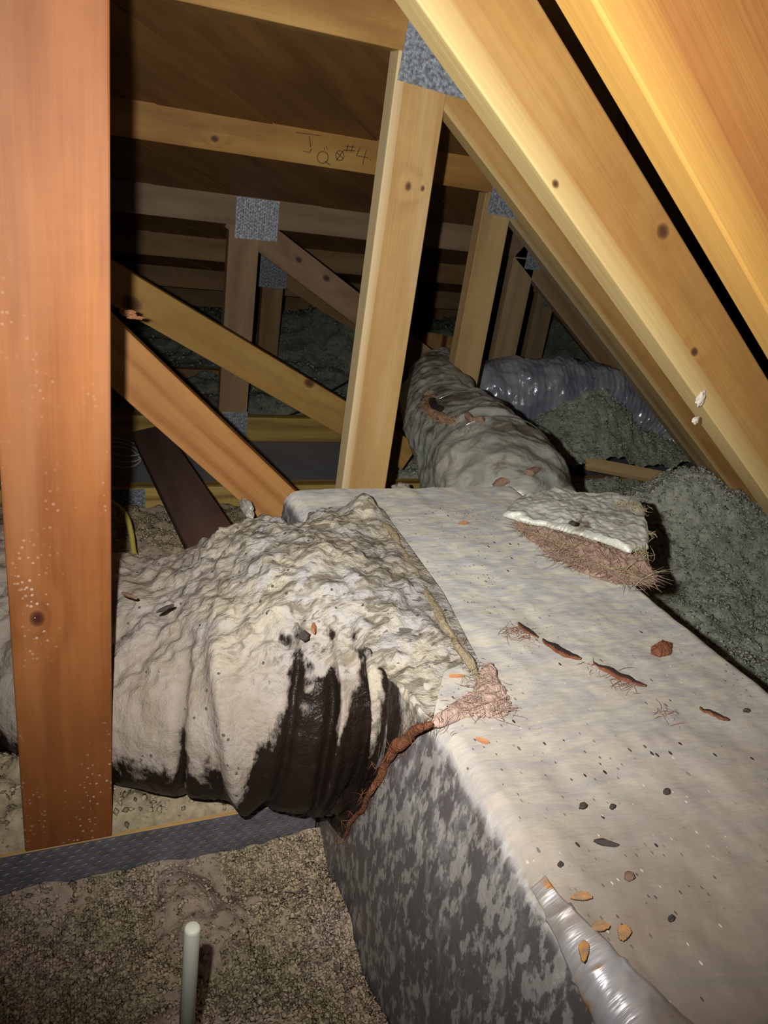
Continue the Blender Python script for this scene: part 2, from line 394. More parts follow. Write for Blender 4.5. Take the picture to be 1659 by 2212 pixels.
# second truss: centre post, orange web, flat chord at the top
Y1 = YT[1]
tr = T(1, 'roof truss with tall golden centre post, two knots, and orange diagonal web', (.56, CH))
k1 = Y1 / 1.3
mP1 = wood('wood_centre_post', ((.66, .42, .17), (.44, .23, .075), (.84, .68, .40)), 3, .089, 3.2, knots=[(.315, -.002, .0065), (.315, -.030, .0045)], lit_sap=.012, stain=.35, contrast=.55, lit_sap_side=1)
xl = (.397 + .395) / 2 * Y1; xr = (.467 + .4685) / 2 * Y1; zb = .130 * k1 * 1.3 * 1.0
board('post', ((xl + xr) / 2, CH), ((xl + xr) / 2, .1735), xr - xl, TH, mP1, tr, Y1)
mC1 = wood('wood_top_chord', ((.52, .30, .09), (.28, .13, .035), (.60, .42, .14)), 4, .089, 3, knots=[(.2, .01, .01), (-.05, -.01, .008)], stain=.8, contrast=.5)
board('top_chord', (-1.4, .1735), ((xl + xr) / 2 + .25, .1735), .089, TH, mC1, tr, Y1, side=-1)
mD1 = wood('wood_sloping_second', ((.58, .33, .10), (.32, .15, .04), (.64, .48, .22)), 6, .089, 3, lit_sap=.012, stain=.7, contrast=.5)
A, B = xz(940, 240, Y1 + TH), xz(1600, 1103, Y1 + TH); A, B = ext(A, B, A[0] - .12, B[0] + .35)
board('sloping_chord', A, B, .089, TH, mD1, tr, Y1 + .0012, side=-1)
mW1 = wood('wood_orange_web', ((.58, .29, .095), (.34, .13, .035), (.66, .38, .15)), 7, .089, 6.5, stain=.35, contrast=1.0)
A, B = xz(250, 690, Y1), xz(640, 1063, Y1); A, B = ext(A, B, A[0] - .10, B[0] + .10)
board('diagonal_web', A, B, .089, TH, mW1, tr, Y1, side=1)
toothed_plate('gusset_plate', -.012, .150, -.045, .062, tr, Y1 - .001, mp1, rot=math.radians(-4), org=((xl + .018), .1700 + .005))
mC2 = wood('wood_hidden_chord', DULL, 8, .089, 4)
board('bottom_chord', (-1.2, CH), (2.3, CH), .089, TH, mC2, tr, Y1, side=1)

# third truss: flat chord with the pencil marks, right post, pale web with knots
Y2 = YT[2]
tr = T(2, 'roof truss with pencil marks on its flat chord and pale diagonal web with dark knots', (1.1, CH))
mCh2 = wood('wood_marked_chord', ((.52, .29, .075), (.28, .13, .03), (.58, .40, .14)), 10, .089, 3.4, stain=.65, contrast=.5, knots=[(.25, -.02, .008)])
A, B = xz(260, 295, Y2 + 0.0), xz(1040, 413, Y2)
zc2 = (A[1] + B[1]) / 2
board('top_chord', (-1.4, zc2), (1.6, zc2), .089, TH, mCh2, tr, Y2, side=-1)
p2l, p2r = .549 * Y2, .5935 * Y2
mP2 = wood('wood_right_post', ((.60, .41, .18), (.38, .23, .09), (.72, .56, .3)), 11, .087, 3, knots=[(-.2, .02, .004)], stain=.4, contrast=.5)
board('post', ((p2l + p2r) / 2, CH), ((p2l + p2r) / 2, zc2 - .002), .087, TH, mP2, tr, Y2)
mD2 = wood('wood_sloping_third', ((.50, .34, .15), (.30, .18, .07), (.58, .46, .26)), 12, .089, 3, lit_sap=.012, stain=.6)
A = xz(1097, 487, Y2 + TH); A, B = ext(A, (A[0] + 1, A[1] - s37), A[0] - .16, A[0] + 1.1)
board('sloping_chord', A, B, .089, TH, mD2, tr, Y2 + .0012, side=-1)
A, B = xz(255, 572, Y2), xz(745, 866, Y2); A, B = ext(A, B, A[0] - .30, B[0] + .25)
LW = math.hypot(B[0] - A[0], B[1] - A[1]); aw = math.atan2(B[1] - A[1], B[0] - A[0])
def local_on(A, B, width, side, px, py, Y):
    ang = math.atan2(B[1] - A[1], B[0] - A[0]); off = -side * width / 2
    cx, cz = (A[0] + B[0]) / 2 - math.sin(ang) * off, (A[1] + B[1]) / 2 + math.cos(ang) * off
    x, z = xz(px, py, Y); dx, dz = x - cx, z - cz
    return (dx * math.cos(ang) + dz * math.sin(ang), -dx * math.sin(ang) + dz * math.cos(ang))
kn = [local_on(A, B, .089, 1, px, py, Y2) + (r,) for px, py, r in ((284, 657, .021), (668, 828, .014))]
mW2 = wood('wood_knotty_web', ((.52, .31, .085), (.31, .16, .04), (.60, .42, .15)), 13, .089, 3.0, knots=kn, stain=.35, contrast=.5)
board('diagonal_web', A, B, .089, TH, mW2, tr, Y2, side=1)
mBC2 = wood('wood_lower_chord', ((.60, .42, .12), (.24, .12, .03), (.7, .52, .2)), 14, .089, 5, contrast=1.3, stain=.2)
board('bottom_chord', (-1.2, CH), (2.9, CH), .089, TH, mBC2, tr, Y2, side=1)
toothed_plate('gusset_plate', .0, .10, -.050, .035, tr, Y2 - .001, mp1, rot=math.radians(-2), org=(p2l + .014, zc2 - .002))
toothed_plate('gusset_plate', -.05, .085, -.085, -.001, tr, Y2 - .001, mp2, org=(.128, CH))

# pencil marks on the flat chord: 2, a dotted circle, a struck circle, a hash and 4
t = NT('pencil'); m_pen = t.fin((.12, .07, .04), .8)
def strokes(name, lines, parent, Y, w=.0009, **kw):
    verts, faces = [], []
    for ln in lines:
        pts = [atY(px, py, Y) for px, py in ln]
        for a, b in zip(pts[:-1], pts[1:]):
            d = b - a; n = np.array([-d[2], 0, d[0]]); n /= (np.linalg.norm(n) + 1e-9); k = len(verts)
            for yy in (-.0009, .0002):
                verts += [a + n * w + [0, yy, 0], a - n * w + [0, yy, 0], b - n * w + [0, yy, 0], b + n * w + [0, yy, 0]]
            faces += [(k, k + 1, k + 2, k + 3), (k, k + 4, k + 5, k + 1), (k + 2, k + 6, k + 7, k + 3), (k + 1, k + 5, k + 6, k + 2), (k + 3, k + 7, k + 4, k)]
    o = link_mesh(name, raw_mesh(name, verts, faces), m_pen, parent, **kw); put_world(o, Matrix.Identity(4)); return o
def crc(cx, cy, rx, ry, n=12, a0=0, a1=6.283): return [(cx + rx * math.cos(a0 + (a1 - a0) * i / n), cy + ry * math.sin(a0 + (a1 - a0) * i / n)) for i in range(n + 1)]
ln = [crc(697, 340, 12, 13), [(702, 348), (713, 357)], [(705, 316), (707, 323)], [(700, 318), (701, 324)],
      crc(734, 336, 9, 11), [(726, 347), (742, 325)], [(728, 330), (741, 342)],
      [(752, 311), (748, 328)], [(763, 312), (758, 329)], [(744, 316), (768, 318)], [(742, 324), (766, 326)],
      [(778, 318), (770, 336), (796, 341)], [(791, 324), (783, 356)], [(800, 344), (801, 346)],
      [(668, 294), (671, 318)], [(655, 326), (668, 330), (673, 322)], [(640, 286), (690, 293)]]
strokes('pencil_marks', ln, tr, Y2)

# fourth truss: small square nail plate
Y3 = YT[3]
tr = T(3, 'dim roof truss with a small square nail plate between left post and centre post', (.6, CH))
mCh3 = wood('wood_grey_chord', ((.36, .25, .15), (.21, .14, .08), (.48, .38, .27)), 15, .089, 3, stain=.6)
zc3 = (xz(265, 460, Y3)[1] + xz(790, 517, Y3)[1]) / 2
board('top_chord', (-1.4, zc3), (2.0, zc3), .089, TH, mCh3, tr, Y3, side=-1)
mq = wood('wood_grey_post', ((.42, .27, .15), (.25, .15, .08), (.5, .37, .22)), 16, .098, 3.2, knots=[(.31, 0, .014)], stain=.5)
board('post', (.2235 * Y3, CH), (.2235 * Y3, zc3 - .001), .097, TH, mq, tr, Y3)
A, B = xz(606, 500, Y3), xz(770, 628, Y3); A, B = ext(A, B, A[0] - .13, B[0] + .5)
kn = [local_on(A, B, .089, 1, px, py, Y3) + (r,) for px, py, r in ((646, 560, .010), (706, 600, .012))]
mq2 = wood('wood_grey_web', ((.40, .26, .15), (.24, .14, .07), (.5, .38, .24)), 17, .089, 3, knots=kn, stain=.5)
board('diagonal_web', A, B, .093, TH, mq2, tr, Y3 + .0012, side=1)
toothed_plate('gusset_plate', 0, .135, -.120, .0, tr, Y3 - .001, m_plate('bright_plate', (.55, .6, .68)), rot=math.radians(.5), org=(.531, zc3 + .083))
toothed_plate('gusset_plate', 0, .09, -.085, .02, tr, Y3 - .001, mp1, org=(.525, CH))
p3l, p3r = .611 * Y3, .652 * Y3
board('post', ((p3l + p3r) / 2, CH), ((p3l + p3r) / 2, zc3 - .001), .095, TH, wood('wood_far_post', ((.50, .36, .19), (.32, .21, .11), (.6, .48, .28)), 18, .095, 3, stain=.4), tr, Y3)
toothed_plate('gusset_plate', 0, .07, -.040, .03, tr, Y3 - .001, mp1, org=(p3l + .055, zc3 + .004))
A = (p3r + .02, zc3 - .09); A, B = ext(A, (A[0] + 1, A[1] - s37), A[0] - .12, A[0] + .9)
board('sloping_chord', A, B, .089, TH, wood('wood_sloping_fourth', DULL, 19, .089, 3, lit_sap=.012), tr, Y3, side=-1)
board('bottom_chord', (-1.2, CH), (3.0, CH), .089, TH, wood('wood_floor_chord', ((.52, .36, .10), (.28, .15, .04), (.6, .45, .18)), 21, .089, 4, contrast=1.1, stain=.2), tr, Y3, side=1)

# fifth truss
Y4 = YT[4]
tr = T(4, 'shadowy roof truss behind the truss with the small square nail plate', (.83, CH))
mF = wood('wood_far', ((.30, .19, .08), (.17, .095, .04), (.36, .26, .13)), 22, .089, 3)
zc4 = -.425
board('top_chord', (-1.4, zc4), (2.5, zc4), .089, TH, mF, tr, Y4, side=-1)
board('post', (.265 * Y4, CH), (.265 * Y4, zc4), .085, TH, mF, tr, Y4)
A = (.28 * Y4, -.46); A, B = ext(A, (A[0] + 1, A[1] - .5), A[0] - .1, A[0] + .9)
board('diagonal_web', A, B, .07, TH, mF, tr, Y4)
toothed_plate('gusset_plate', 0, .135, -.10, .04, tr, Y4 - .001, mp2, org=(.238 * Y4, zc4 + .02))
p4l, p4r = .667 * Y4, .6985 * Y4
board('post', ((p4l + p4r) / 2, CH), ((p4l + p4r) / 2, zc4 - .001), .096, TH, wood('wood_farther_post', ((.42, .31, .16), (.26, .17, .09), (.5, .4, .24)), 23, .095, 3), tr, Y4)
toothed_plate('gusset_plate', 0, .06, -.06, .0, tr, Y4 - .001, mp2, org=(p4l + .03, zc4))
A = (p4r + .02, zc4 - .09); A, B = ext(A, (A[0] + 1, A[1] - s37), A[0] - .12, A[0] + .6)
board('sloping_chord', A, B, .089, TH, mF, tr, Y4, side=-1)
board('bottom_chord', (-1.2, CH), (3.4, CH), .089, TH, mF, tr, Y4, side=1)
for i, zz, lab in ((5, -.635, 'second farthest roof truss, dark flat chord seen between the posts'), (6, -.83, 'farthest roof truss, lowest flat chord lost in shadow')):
    tr = T(i, lab, (1.6, CH))
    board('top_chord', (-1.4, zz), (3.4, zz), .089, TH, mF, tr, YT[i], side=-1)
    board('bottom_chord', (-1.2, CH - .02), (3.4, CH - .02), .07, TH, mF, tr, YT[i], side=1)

# ------------------------------------------------------------------ loose-fill insulation
PROF = np.array([atY(px, py, .757) for px, py in ((-60, 1925), (0, 1915), (60, 1945), (105, 1952), (160, 1930), (240, 1895), (330, 1885),
                 (345, 1855), (400, 1828), (440, 1855), (460, 1885), (500, 1870), (550, 1850), (600, 1830), (640, 1815), (700, 1810))])
def zins(X, Y):
    z = -.885 + 0 * X
    # in front of the mending plate
    fl = sstep(.76, .70, Y) * sstep(.40, .36, X)
    prof = np.interp(X, PROF[:, 0], PROF[:, 2])
    back = sstep(.62, .745, Y) * fl
    z = z * (1 - back) + (prof - .014) * back + .018 * np.sin(X * 9 + 1) * sstep(.7, .5, Y) * fl
    # between plate and elbow, and behind it
    mid = sstep(.757, .763, Y) * sstep(1.85, 1.75, Y) * sstep(.6, .5, X)
    z = z + .036 * mid + (.036 - .016 * sstep(.770, .762, Y) + .012 * sstep(.766, .79, Y)) * mid * sstep(1.0, .85, Y) + .02 * gauss(X, Y, .22, 1.55, .2, .15)
    # bare plaster between the joists behind the centre post
    bare = sstep(1.86, 1.92, Y) * sstep(2.75, 2.6, Y) * sstep(1.05, .9, X)
    z = z * (1 - bare) - .99 * bare
    # heaps on the right
    z = z + .235 * gauss(X, Y, 1.50, 1.40, .26, .17) + .15 * gauss(X, Y, 1.9, 1.25, .4, .3) + .03 * gauss(X, Y, 1.1, .9, .3, .5)
    z = z + .245 * gauss(X, Y, 1.74, 2.20, .25, .20) + .05 * gauss(X, Y, 1.35, 2.12, .25, .14) + .10 * gauss(X, Y, 2.2, 2.2, .3, .3)
    # far heaps
    z = z + .22 * gauss(X, Y, 1.25, 3.50, .40, .3) + .30 * gauss(X, Y, 2.75, 3.6, .40, .35) + .12 * gauss(X, Y, 1.9, 4.0, 1.0, .4)
    return z
def insul(name, x0, x1, y0, y1, st, mat, label, seed, amp=1.0, nch=0, cs=.004, cb=None, fl_=False):
    cb = cb or (x0, x1, y0, y1)
    nx, ny = int((x1 - x0) / st) + 1, int((y1 - y0) / st) + 1
    X, Y = np.meshgrid(np.linspace(x0, x1, nx), np.linspace(y0, y1, ny), indexing='ij')
    Z = zins(X, Y)
    n = .020 * fbm(X * 9, Y * 9, 0, seed, 3) + .012 * np.abs(fbm(X * 17, Y * 17, 0, seed + 8, 3)) + .008 * fbm(X * 38, Y * 38, 0, seed + 5, 3)
    w = worley(X * 30 + fbm(X * 9, Y * 9, 0, 3, 2) * .8, Y * 30, seed)
    n = n + .008 * (0.6 - w)
    Z = Z + amp * n * (1 - .75 * sstep(.68, .75, Y) * sstep(.765, .755, Y)) * (1 - .9 * sstep(.80, .77, Y) * sstep(.758, .762, Y))
    felt = sstep(-.12, .25, fbm(X * 6.5, Y * 6.5, 0, seed + 40, 3)) if fl_ else 0 * X
    Z = Z + .016 * felt * (1 - sstep(.68, .74, Y) * (Y < .76))
    P = np.stack([X, Y, Z], -1)
    rg = np.random.RandomState(seed)
    V = [P.reshape(-1, 3)]; idx = np.arange(nx * ny).reshape(nx, ny)
    Fq = np.stack([idx[:-1, :-1], idx[1:, :-1], idx[1:, 1:], idx[:-1, 1:]], -1).reshape(-1, 4)
    tint = [np.full(nx * ny, .45)]; tris = []
    if nch:
        # small flakes of wool lying on the surface
        u = rg.uniform(cb[0], cb[1], nch); v = rg.uniform(cb[2], cb[3], nch)
        iu = ((u - x0) / (x1 - x0) * (nx - 1)).astype(int).clip(0, nx - 1); iv = ((v - y0) / (y1 - y0) * (ny - 1)).astype(int).clip(0, ny - 1)
        kp = (felt[iu, iv] < rg.uniform(.15, 1.1, nch)); u, v, iu, iv = u[kp], v[kp], iu[kp], iv[kp]; nch = len(u)
        c = P[iu, iv] + np.stack([0 * u, 0 * u, rg.uniform(-.0010, .0035, nch) * cs / .004], -1)
        d1 = rg.normal(0, 1, (nch, 3)) * [1, 1, .45]; d1 /= np.linalg.norm(d1, axis=1)[:, None]
        d2 = np.cross(d1, rg.normal(0, 1, (nch, 3)) * .4 + [0, 0, 1]); d2 /= np.linalg.norm(d2, axis=1)[:, None]; d3 = np.cross(d1, d2)
        L = cs * rg.uniform(.5, 1.5, nch)[:, None]; wd = L * rg.uniform(.35, .8, nch)[:, None]; th = L * rg.uniform(.18, .45, nch)[:, None]
        O = np.stack([c + d1 * L, c - d1 * L, c + d2 * wd, c - d2 * wd, c + d3 * th, c - d3 * th], 1)
        base = nx * ny + 6 * np.arange(nch)[:, None, None]
        tr_ = np.array([(0, 2, 4), (2, 1, 4), (1, 3, 4), (3, 0, 4), (2, 0, 5), (1, 2, 5), (3, 1, 5), (0, 3, 5)])[None]
        V.append(O.reshape(-1, 3)); tris = (base + tr_).reshape(-1, 3); tint.append(np.repeat(rg.uniform(0, 1, nch) ** 1.2, 6))
    V = np.concatenate(V); me = bpy.data.meshes.new(name)
    me.vertices.add(len(V)); me.vertices.foreach_set('co', V.reshape(-1).astype(np.float32))
    nl = Fq.size + (tris.size if nch else 0); me.loops.add(nl)
    li = np.concatenate([Fq.reshape(-1), tris.reshape(-1)]) if nch else Fq.reshape(-1)
    me.loops.foreach_set('vertex_index', li.astype(np.int32))
    st_ = np.concatenate([np.arange(len(Fq)) * 4, Fq.size + np.arange(len(tris)) * 3]) if nch else np.arange(len(Fq)) * 4
    me.polygons.add(len(st_)); me.polygons.foreach_set('loop_start', st_.astype(np.int32)); me.update(calc_edges=True)
    at = me.attributes.new('tint', 'FLOAT', 'POINT'); at.data.foreach_set('value', np.concatenate(tint).astype(np.float32))
    fa = me.attributes.new('felt', 'FLOAT', 'POINT'); fv = np.zeros(len(V), np.float32); fv[:nx * ny] = felt.reshape(-1); fa.data.foreach_set('value', fv)
    return link_mesh(name, me, mat, None, True, label=label, cat='insulation', kind='stuff')
mi_tan = m_insul('insulation_tan', (.44, .345, .24), (.32, .275, .175), (.48, .375, .31), 0, .28)
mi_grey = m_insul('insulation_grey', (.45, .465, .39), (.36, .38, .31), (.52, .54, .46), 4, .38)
insul('loose_insulation', -.9, .334, .12, .757, .0035, mi_tan, 'tan clumpy loose insulation in front of the slotted plate', 1, 1.0, 42000, .0040, (-.25, .334, .30, .757), True)
insul('loose_insulation', -1.2, .70, .7612, 1.90, .006, mi_tan, 'tan loose insulation behind the slotted plate under the big elbow', 2, 1.0, 16000, .0045, (-.4, .5, .772, 1.8))
insul('loose_insulation', .78, 3.2, .0, 1.90, .007, mi_grey, 'grey green insulation heap right of the dusty box duct', 3, .9, 42000, .0062, (.78, 2.2, .3, 1.9))
insul('loose_insulation', .70, 3.4, 1.975, 2.50, .008, mi_grey, 'grey green insulation heap in front of the silver flexible duct', 4, .9, 14000, .0075)
mi_grey_shaded = m_insul('insulation_grey_shaded', (.26, .27, .22), (.20, .21, .17), (.30, .31, .26), 4, .38)  # same grey insulation, with the far shade put into its colour
insul('loose_insulation', -1.2, 4.2, 2.57, 4.5, .018, mi_grey_shaded, 'shaded grey insulation heaps in the far depth of the attic', 5, 1.2, 12000, .012)

# ------------------------------------------------------------------ box duct
def m_boxtop():
    t = NT('dusty_foil'); o = t.tc.outputs['Object']
    sep = t.n('ShaderNodeSeparateXYZ'); t.l(o, sep.inputs[0])
    n1 = t.noise(t.mp((7, 3.2, 7)), 1.0, 6.0, .62, .8)
    dust = t.mix(t.ramp(n1, [(.35, 0.0), (.65, 1.0)]), (.24, .19, .155), (.38, .325, .275))
    n5 = t.noise(t.mp((10, 34, 20), (3, 3, 3)), 1.0, 5.0, .6, 1.0)
    dust = t.mix(t.ramp(n5, [(.48, 0.0), (.66, .7)]), dust, (.27, .245, .215))
    n6 = t.noise(t.mp((16, 50, 20), (7, 1, 3)), 1.0, 4.0, .6, 1.0)
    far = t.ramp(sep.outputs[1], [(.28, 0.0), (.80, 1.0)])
    dust = t.mix(t.mth('MULTIPLY', far, .85), dust, t.mix(t.ramp(n6, [(.4, 0.), (.6, 1.)]), (.60, .62, .66), (.86, .84, .72)))  # far end painted paler to make up for fading torch light
    for sc, th, col, lc in ((45, .11, (.03, .025, .025), (1, 5, 2)), (90, .14, (.12, .09, .07), (8, 2, 1)), (60, .09, (.75, .68, .58), (4, 4, 9))):
        v = t.vor(t.mp((1.6, .8, 1), lc), sc).outputs['Distance']
        reg = t.ramp(t.noise(t.mp((6, 6, 6), lc), 1.0, 2.0), [(.45, 0.0), (.6, 1.0)])
        dust = t.mix(t.mth('MULTIPLY', t.mth('LESS_THAN', v, th), reg), dust, col)
    # side: scuffed dark foil with pale vertical blotches
    b1 = t.noise(t.mp((10, 85, 40), (2, 2, 2)), 1.0, 4.0, .6, .12)
    b2 = t.noise(t.mp((4, 7, 5)), 1.0, 3.0)
    bl = t.ramp(t.mth('MULTIPLY_ADD', b2, .25, t.mth('MULTIPLY', b1, .85)), [(.555, 0.0), (.62, 1.0)])
    side = t.mix(t.noise(t.mp((12, 12, 12)), 1.0, 4.0), (.15, .135, .14), (.25, .23, .235))
    side = t.mix(t.mth('MULTIPLY', bl, .75), side, (.44, .42, .40))
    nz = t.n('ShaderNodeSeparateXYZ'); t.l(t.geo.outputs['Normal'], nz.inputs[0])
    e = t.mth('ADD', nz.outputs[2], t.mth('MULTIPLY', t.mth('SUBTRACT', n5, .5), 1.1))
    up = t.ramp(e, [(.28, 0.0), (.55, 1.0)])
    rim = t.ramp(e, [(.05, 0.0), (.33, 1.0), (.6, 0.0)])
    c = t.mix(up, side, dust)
    c = t.mix(t.mth('MULTIPLY', rim, .7), c, (.62, .60, .60))  # highlight along the rounded corner, painted into the colour
    rough = t.mth('MULTIPLY_ADD', up, .42, .48)
    metal = t.mth('MULTIPLY', t.mth('SUBTRACT', 1.0, up), t.mth('MULTIPLY_ADD', bl, -.3, .45))
    h = t.noise(t.mp((60, 150, 110)), 1, 3, .6)
    return t.fin(c, rough, metal, t.bump(h, .32, .003), .4)
ZT = -.495; BX0, BX1, BY1, BZ0 = .338, .775, 1.095, -.940
box_duct = empty('box_duct', (.55, .5, BZ0), label='large dusty foil-faced rectangular duct running from lower right towards the centre post', cat='air duct')
def rounded_section(n_side, r):
    # starts bottom left, goes up the left side, over the top, down the right side
    pts = []
    for a in np.linspace(0, 1, n_side, endpoint=False): pts.append((BX0, BZ0 + (ZT - r - BZ0) * a))
    for a in np.linspace(np.pi, np.pi / 2, 12, endpoint=False): pts.append((BX0 + r + r * math.cos(a), ZT - r + r * math.sin(a)))
    for a in np.linspace(0, 1, int(n_side * 1.5), endpoint=False): pts.append((BX0 + r + (BX1 - BX0 - 2 * r) * a, ZT))
    for a in np.linspace(np.pi / 2, 0, 12, endpoint=False): pts.append((BX1 - r + r * math.cos(a), ZT - r + r * math.sin(a)))
    for a in np.linspace(0, 1, n_side + 1): pts.append((BX1, ZT - r + (BZ0 - ZT + r) * a))
    return np.array(pts)
sec = rounded_section(60, .022)
ys = np.linspace(-.45, BY1, 380)
P = np.zeros((len(ys), len(sec), 3)); P[..., 0] = sec[None, :, 0]; P[..., 2] = sec[None, :, 1]; P[..., 1] = ys[:, None]
topm = sstep(ZT - .03, ZT, P[..., 2])
P[..., 2] += topm * (.0030 * fbm(P[..., 0] * 7, P[..., 1] * 5, 0, 31, 3) + .0012 * fbm(P[..., 0] * 40, P[..., 1] * 24, 0, 32, 3))
lm = sstep(BX0 + .02, BX0, P[..., 0])
P[..., 0] += lm * (-.014 * np.sin(np.pi * np.clip((P[..., 2] - BZ0) / (ZT - BZ0), 0, 1)) * .6 + .0025 * fbm(P[..., 1] * 8, P[..., 2] * 8, 0, 33, 3))
# the near corner bulges out where the tape has slackened
P[..., 0] += (lm + .6 * topm * sstep(BX0 + .09, BX0 + .02, P[..., 0])) * .025 * sstep(.30, .12, P[..., 1]) * -.0 
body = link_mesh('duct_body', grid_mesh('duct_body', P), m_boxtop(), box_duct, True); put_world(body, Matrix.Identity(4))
# far end sheet and underside
bm = bm_box(BX0 + .004, BX1 - .004, BY1 - .004, BY1 + .002, BZ0, ZT - .006, .001)
o = from_bm('end_panel', bm, m_plate('end_foil', (.5, .52, .55)), box_duct); put_world(o, Matrix.Identity(4))
bm = bm_box(BX0 + .002, BX1 - .002, -.45, BY1, BZ0 - .001, BZ0 + .003)
o = from_bm('bottom_panel', bm, mp2, box_duct); put_world(o, Matrix.Identity(4))

# foil tape over the near left corner
t = NT('foil_tape'); n = t.noise(t.mp((8, 60, 8)), 1, 4, .6, .5); n2 = t.noise(t.mp((14, 9, 14), (3, 0, 0)), 1, 4)
c = t.mix(t.ramp(n2, [(.42, 0.), (.6, 1.)]), (.62, .62, .66), (.40, .36, .33))
r_ = t.ramp(t.noise(t.mp((18, 22, 18), (1, 7, 0)), 1, 3), [(.60, 0.), (.66, 1.)])
c = t.mix(r_, c, (.55, .26, .07))
m_tape = t.fin(c, t.mth('MULTIPLY_ADD', n2, .5, .15), .45, t.bump(n, .8, .004))
def corner_wrap(name, ya, yb, a0, a1, nu, nv, thick, mat, seed, bulge=.0, taper=1.0, **kw):
    """strip lying on the rounded left top corner; arc-length coordinate s: <0 down the side, >0 over the top"""
    r = .022
    S_ = np.linspace(a0, a1, nv); Yv = np.linspace(ya, yb, nu)
    Yg, Sg = np.meshgrid(Yv, S_, indexing='ij')
    kk = taper + (1 - taper) * sstep(yb, yb - .22, Yg)
    S0 = Sg; Sg = Sg * kk
    half = r * np.pi / 4
    a = np.clip(Sg / (half) * np.pi / 4, -np.pi / 4, np.pi / 4) + np.pi / 4          # 0 = side, pi/2 = top
    nx, nz_ = -np.cos(a), np.sin(a)
    X = BX0 + r + r * nx + np.maximum(Sg - half, 0); Z = ZT - r + r * nz_ - np.maximum(-Sg - half, 0)
    wr = sum(.0022 * np.exp(-((Yg + .25 * Sg - y_) / .0022) ** 2) for y_ in (.150, .185, .262, .31)) + .0007 * np.abs(np.sin(Yg * 160 + 2.2 * vnoise(Yg * 20, Sg * 30, 0, seed))) ** 3 + .0015 * fbm(Yg * 40, Sg * 40, 0, seed, 3)
    edge = np.minimum(np.minimum(S0 - a0, a1 - S0) / .012, np.minimum(Yg - ya, yb - Yg) / .01).clip(0, 1)
    hgt = (.0030 + thick + wr + bulge * edge) * sstep(0, .4, edge) - .002 * (1 - edge)
    P = np.stack([X + nx * hgt, Yg + .006 * vnoise(Sg * 30, Yg * 3, 0, seed + 2), Z + nz_ * hgt], -1)
    o = link_mesh(name, grid_mesh(name, P), mat, box_duct, True, **kw); put_world(o, Matrix.Identity(4)); return o
corner_wrap('foil_tape', .08, .345, -.045, .058, 160, 60, .0005, m_tape, 41, .001, .15, label='crinkled shiny foil tape over the near corner')

# fibre material
def m_fibre(name, a, b):
    t = NT(name); n = t.noise(t.mp((30, 30, 30)), 1, 5, .65, 1.0)
    v = t.noise(t.mp((220, 60, 100)), 1, 3, .6, 2.0)
    return t.fin(t.mix(t.mth('MULTIPLY_ADD', v, .6, t.mth('MULTIPLY', n, .5)), a, b), .95, 0, t.bump(v, .8, .006), .1)
mf_brown = m_fibre('brown_fibre', (.14, .075, .055), (.52, .34, .26))
mf_mid = m_fibre('mid_brown_fibre', (.16, .09, .065), (.60, .42, .33))
mf_pink = m_fibre('pink_brown_fibre', (.30, .19, .15), (.66, .50, .42))
mf_rust = m_fibre('rust_fibre', (.09, .035, .02), (.34, .135, .07))
mf_yel = m_fibre('yellow_fibre', (.30, .24, .13), (.62, .53, .32))
def fibres(name, spots, n, ln, rad, mat, parent, seed, flat=.4, main=(1, 0, 0), curl=.5, **kw):
    """tuft of glass fibres: n bent hairs, each a three-sided tapering strand"""
    rg = np.random.RandomState(seed); verts, faces = [], []
    main = np.array(main, float)
    for i in range(n):
        c = np.array(spots[rg.randint(len(spots))]) + rg.normal(0, 1, 3) * np.array([.008, .008, .002])
        d = main * rg.uniform(.3, 1) * rg.choice([-1, 1]) + rg.normal(0, 1, 3) * np.array([.6, .6, flat]) ; d /= np.linalg.norm(d)
        L = ln * rg.uniform(.4, 1.2); bend = rg.normal(0, 1, 3) * curl * L * np.array([1, 1, flat])
        pts = [c + d * L * (s - .5) + bend * (s - .5) ** 2 for s in (0, .25, .5, .75, 1)]
        e1 = np.cross(d, [0, 0, 1.0]); e1 /= (np.linalg.norm(e1) + 1e-9); e2 = np.cross(d, e1)
        b = len(verts)
        for k, p in enumerate(pts):
            rr = rad * (1 if 0 < k < 4 else .35)
            for q in range(3): verts.append(p + rr * (math.cos(q * 2.094) * e1 + math.sin(q * 2.094) * e2))
        for k in range(4):
            for q in range(3): faces.append((b + 3 * k + q, b + 3 * k + (q + 1) % 3, b + 3 * k + 3 + (q + 1) % 3, b + 3 * k + 3 + q))
    o = link_mesh(name, raw_mesh(name, verts, faces), mat, parent, kind='stuff', **kw); put_world(o, Matrix.Identity(4)); return o
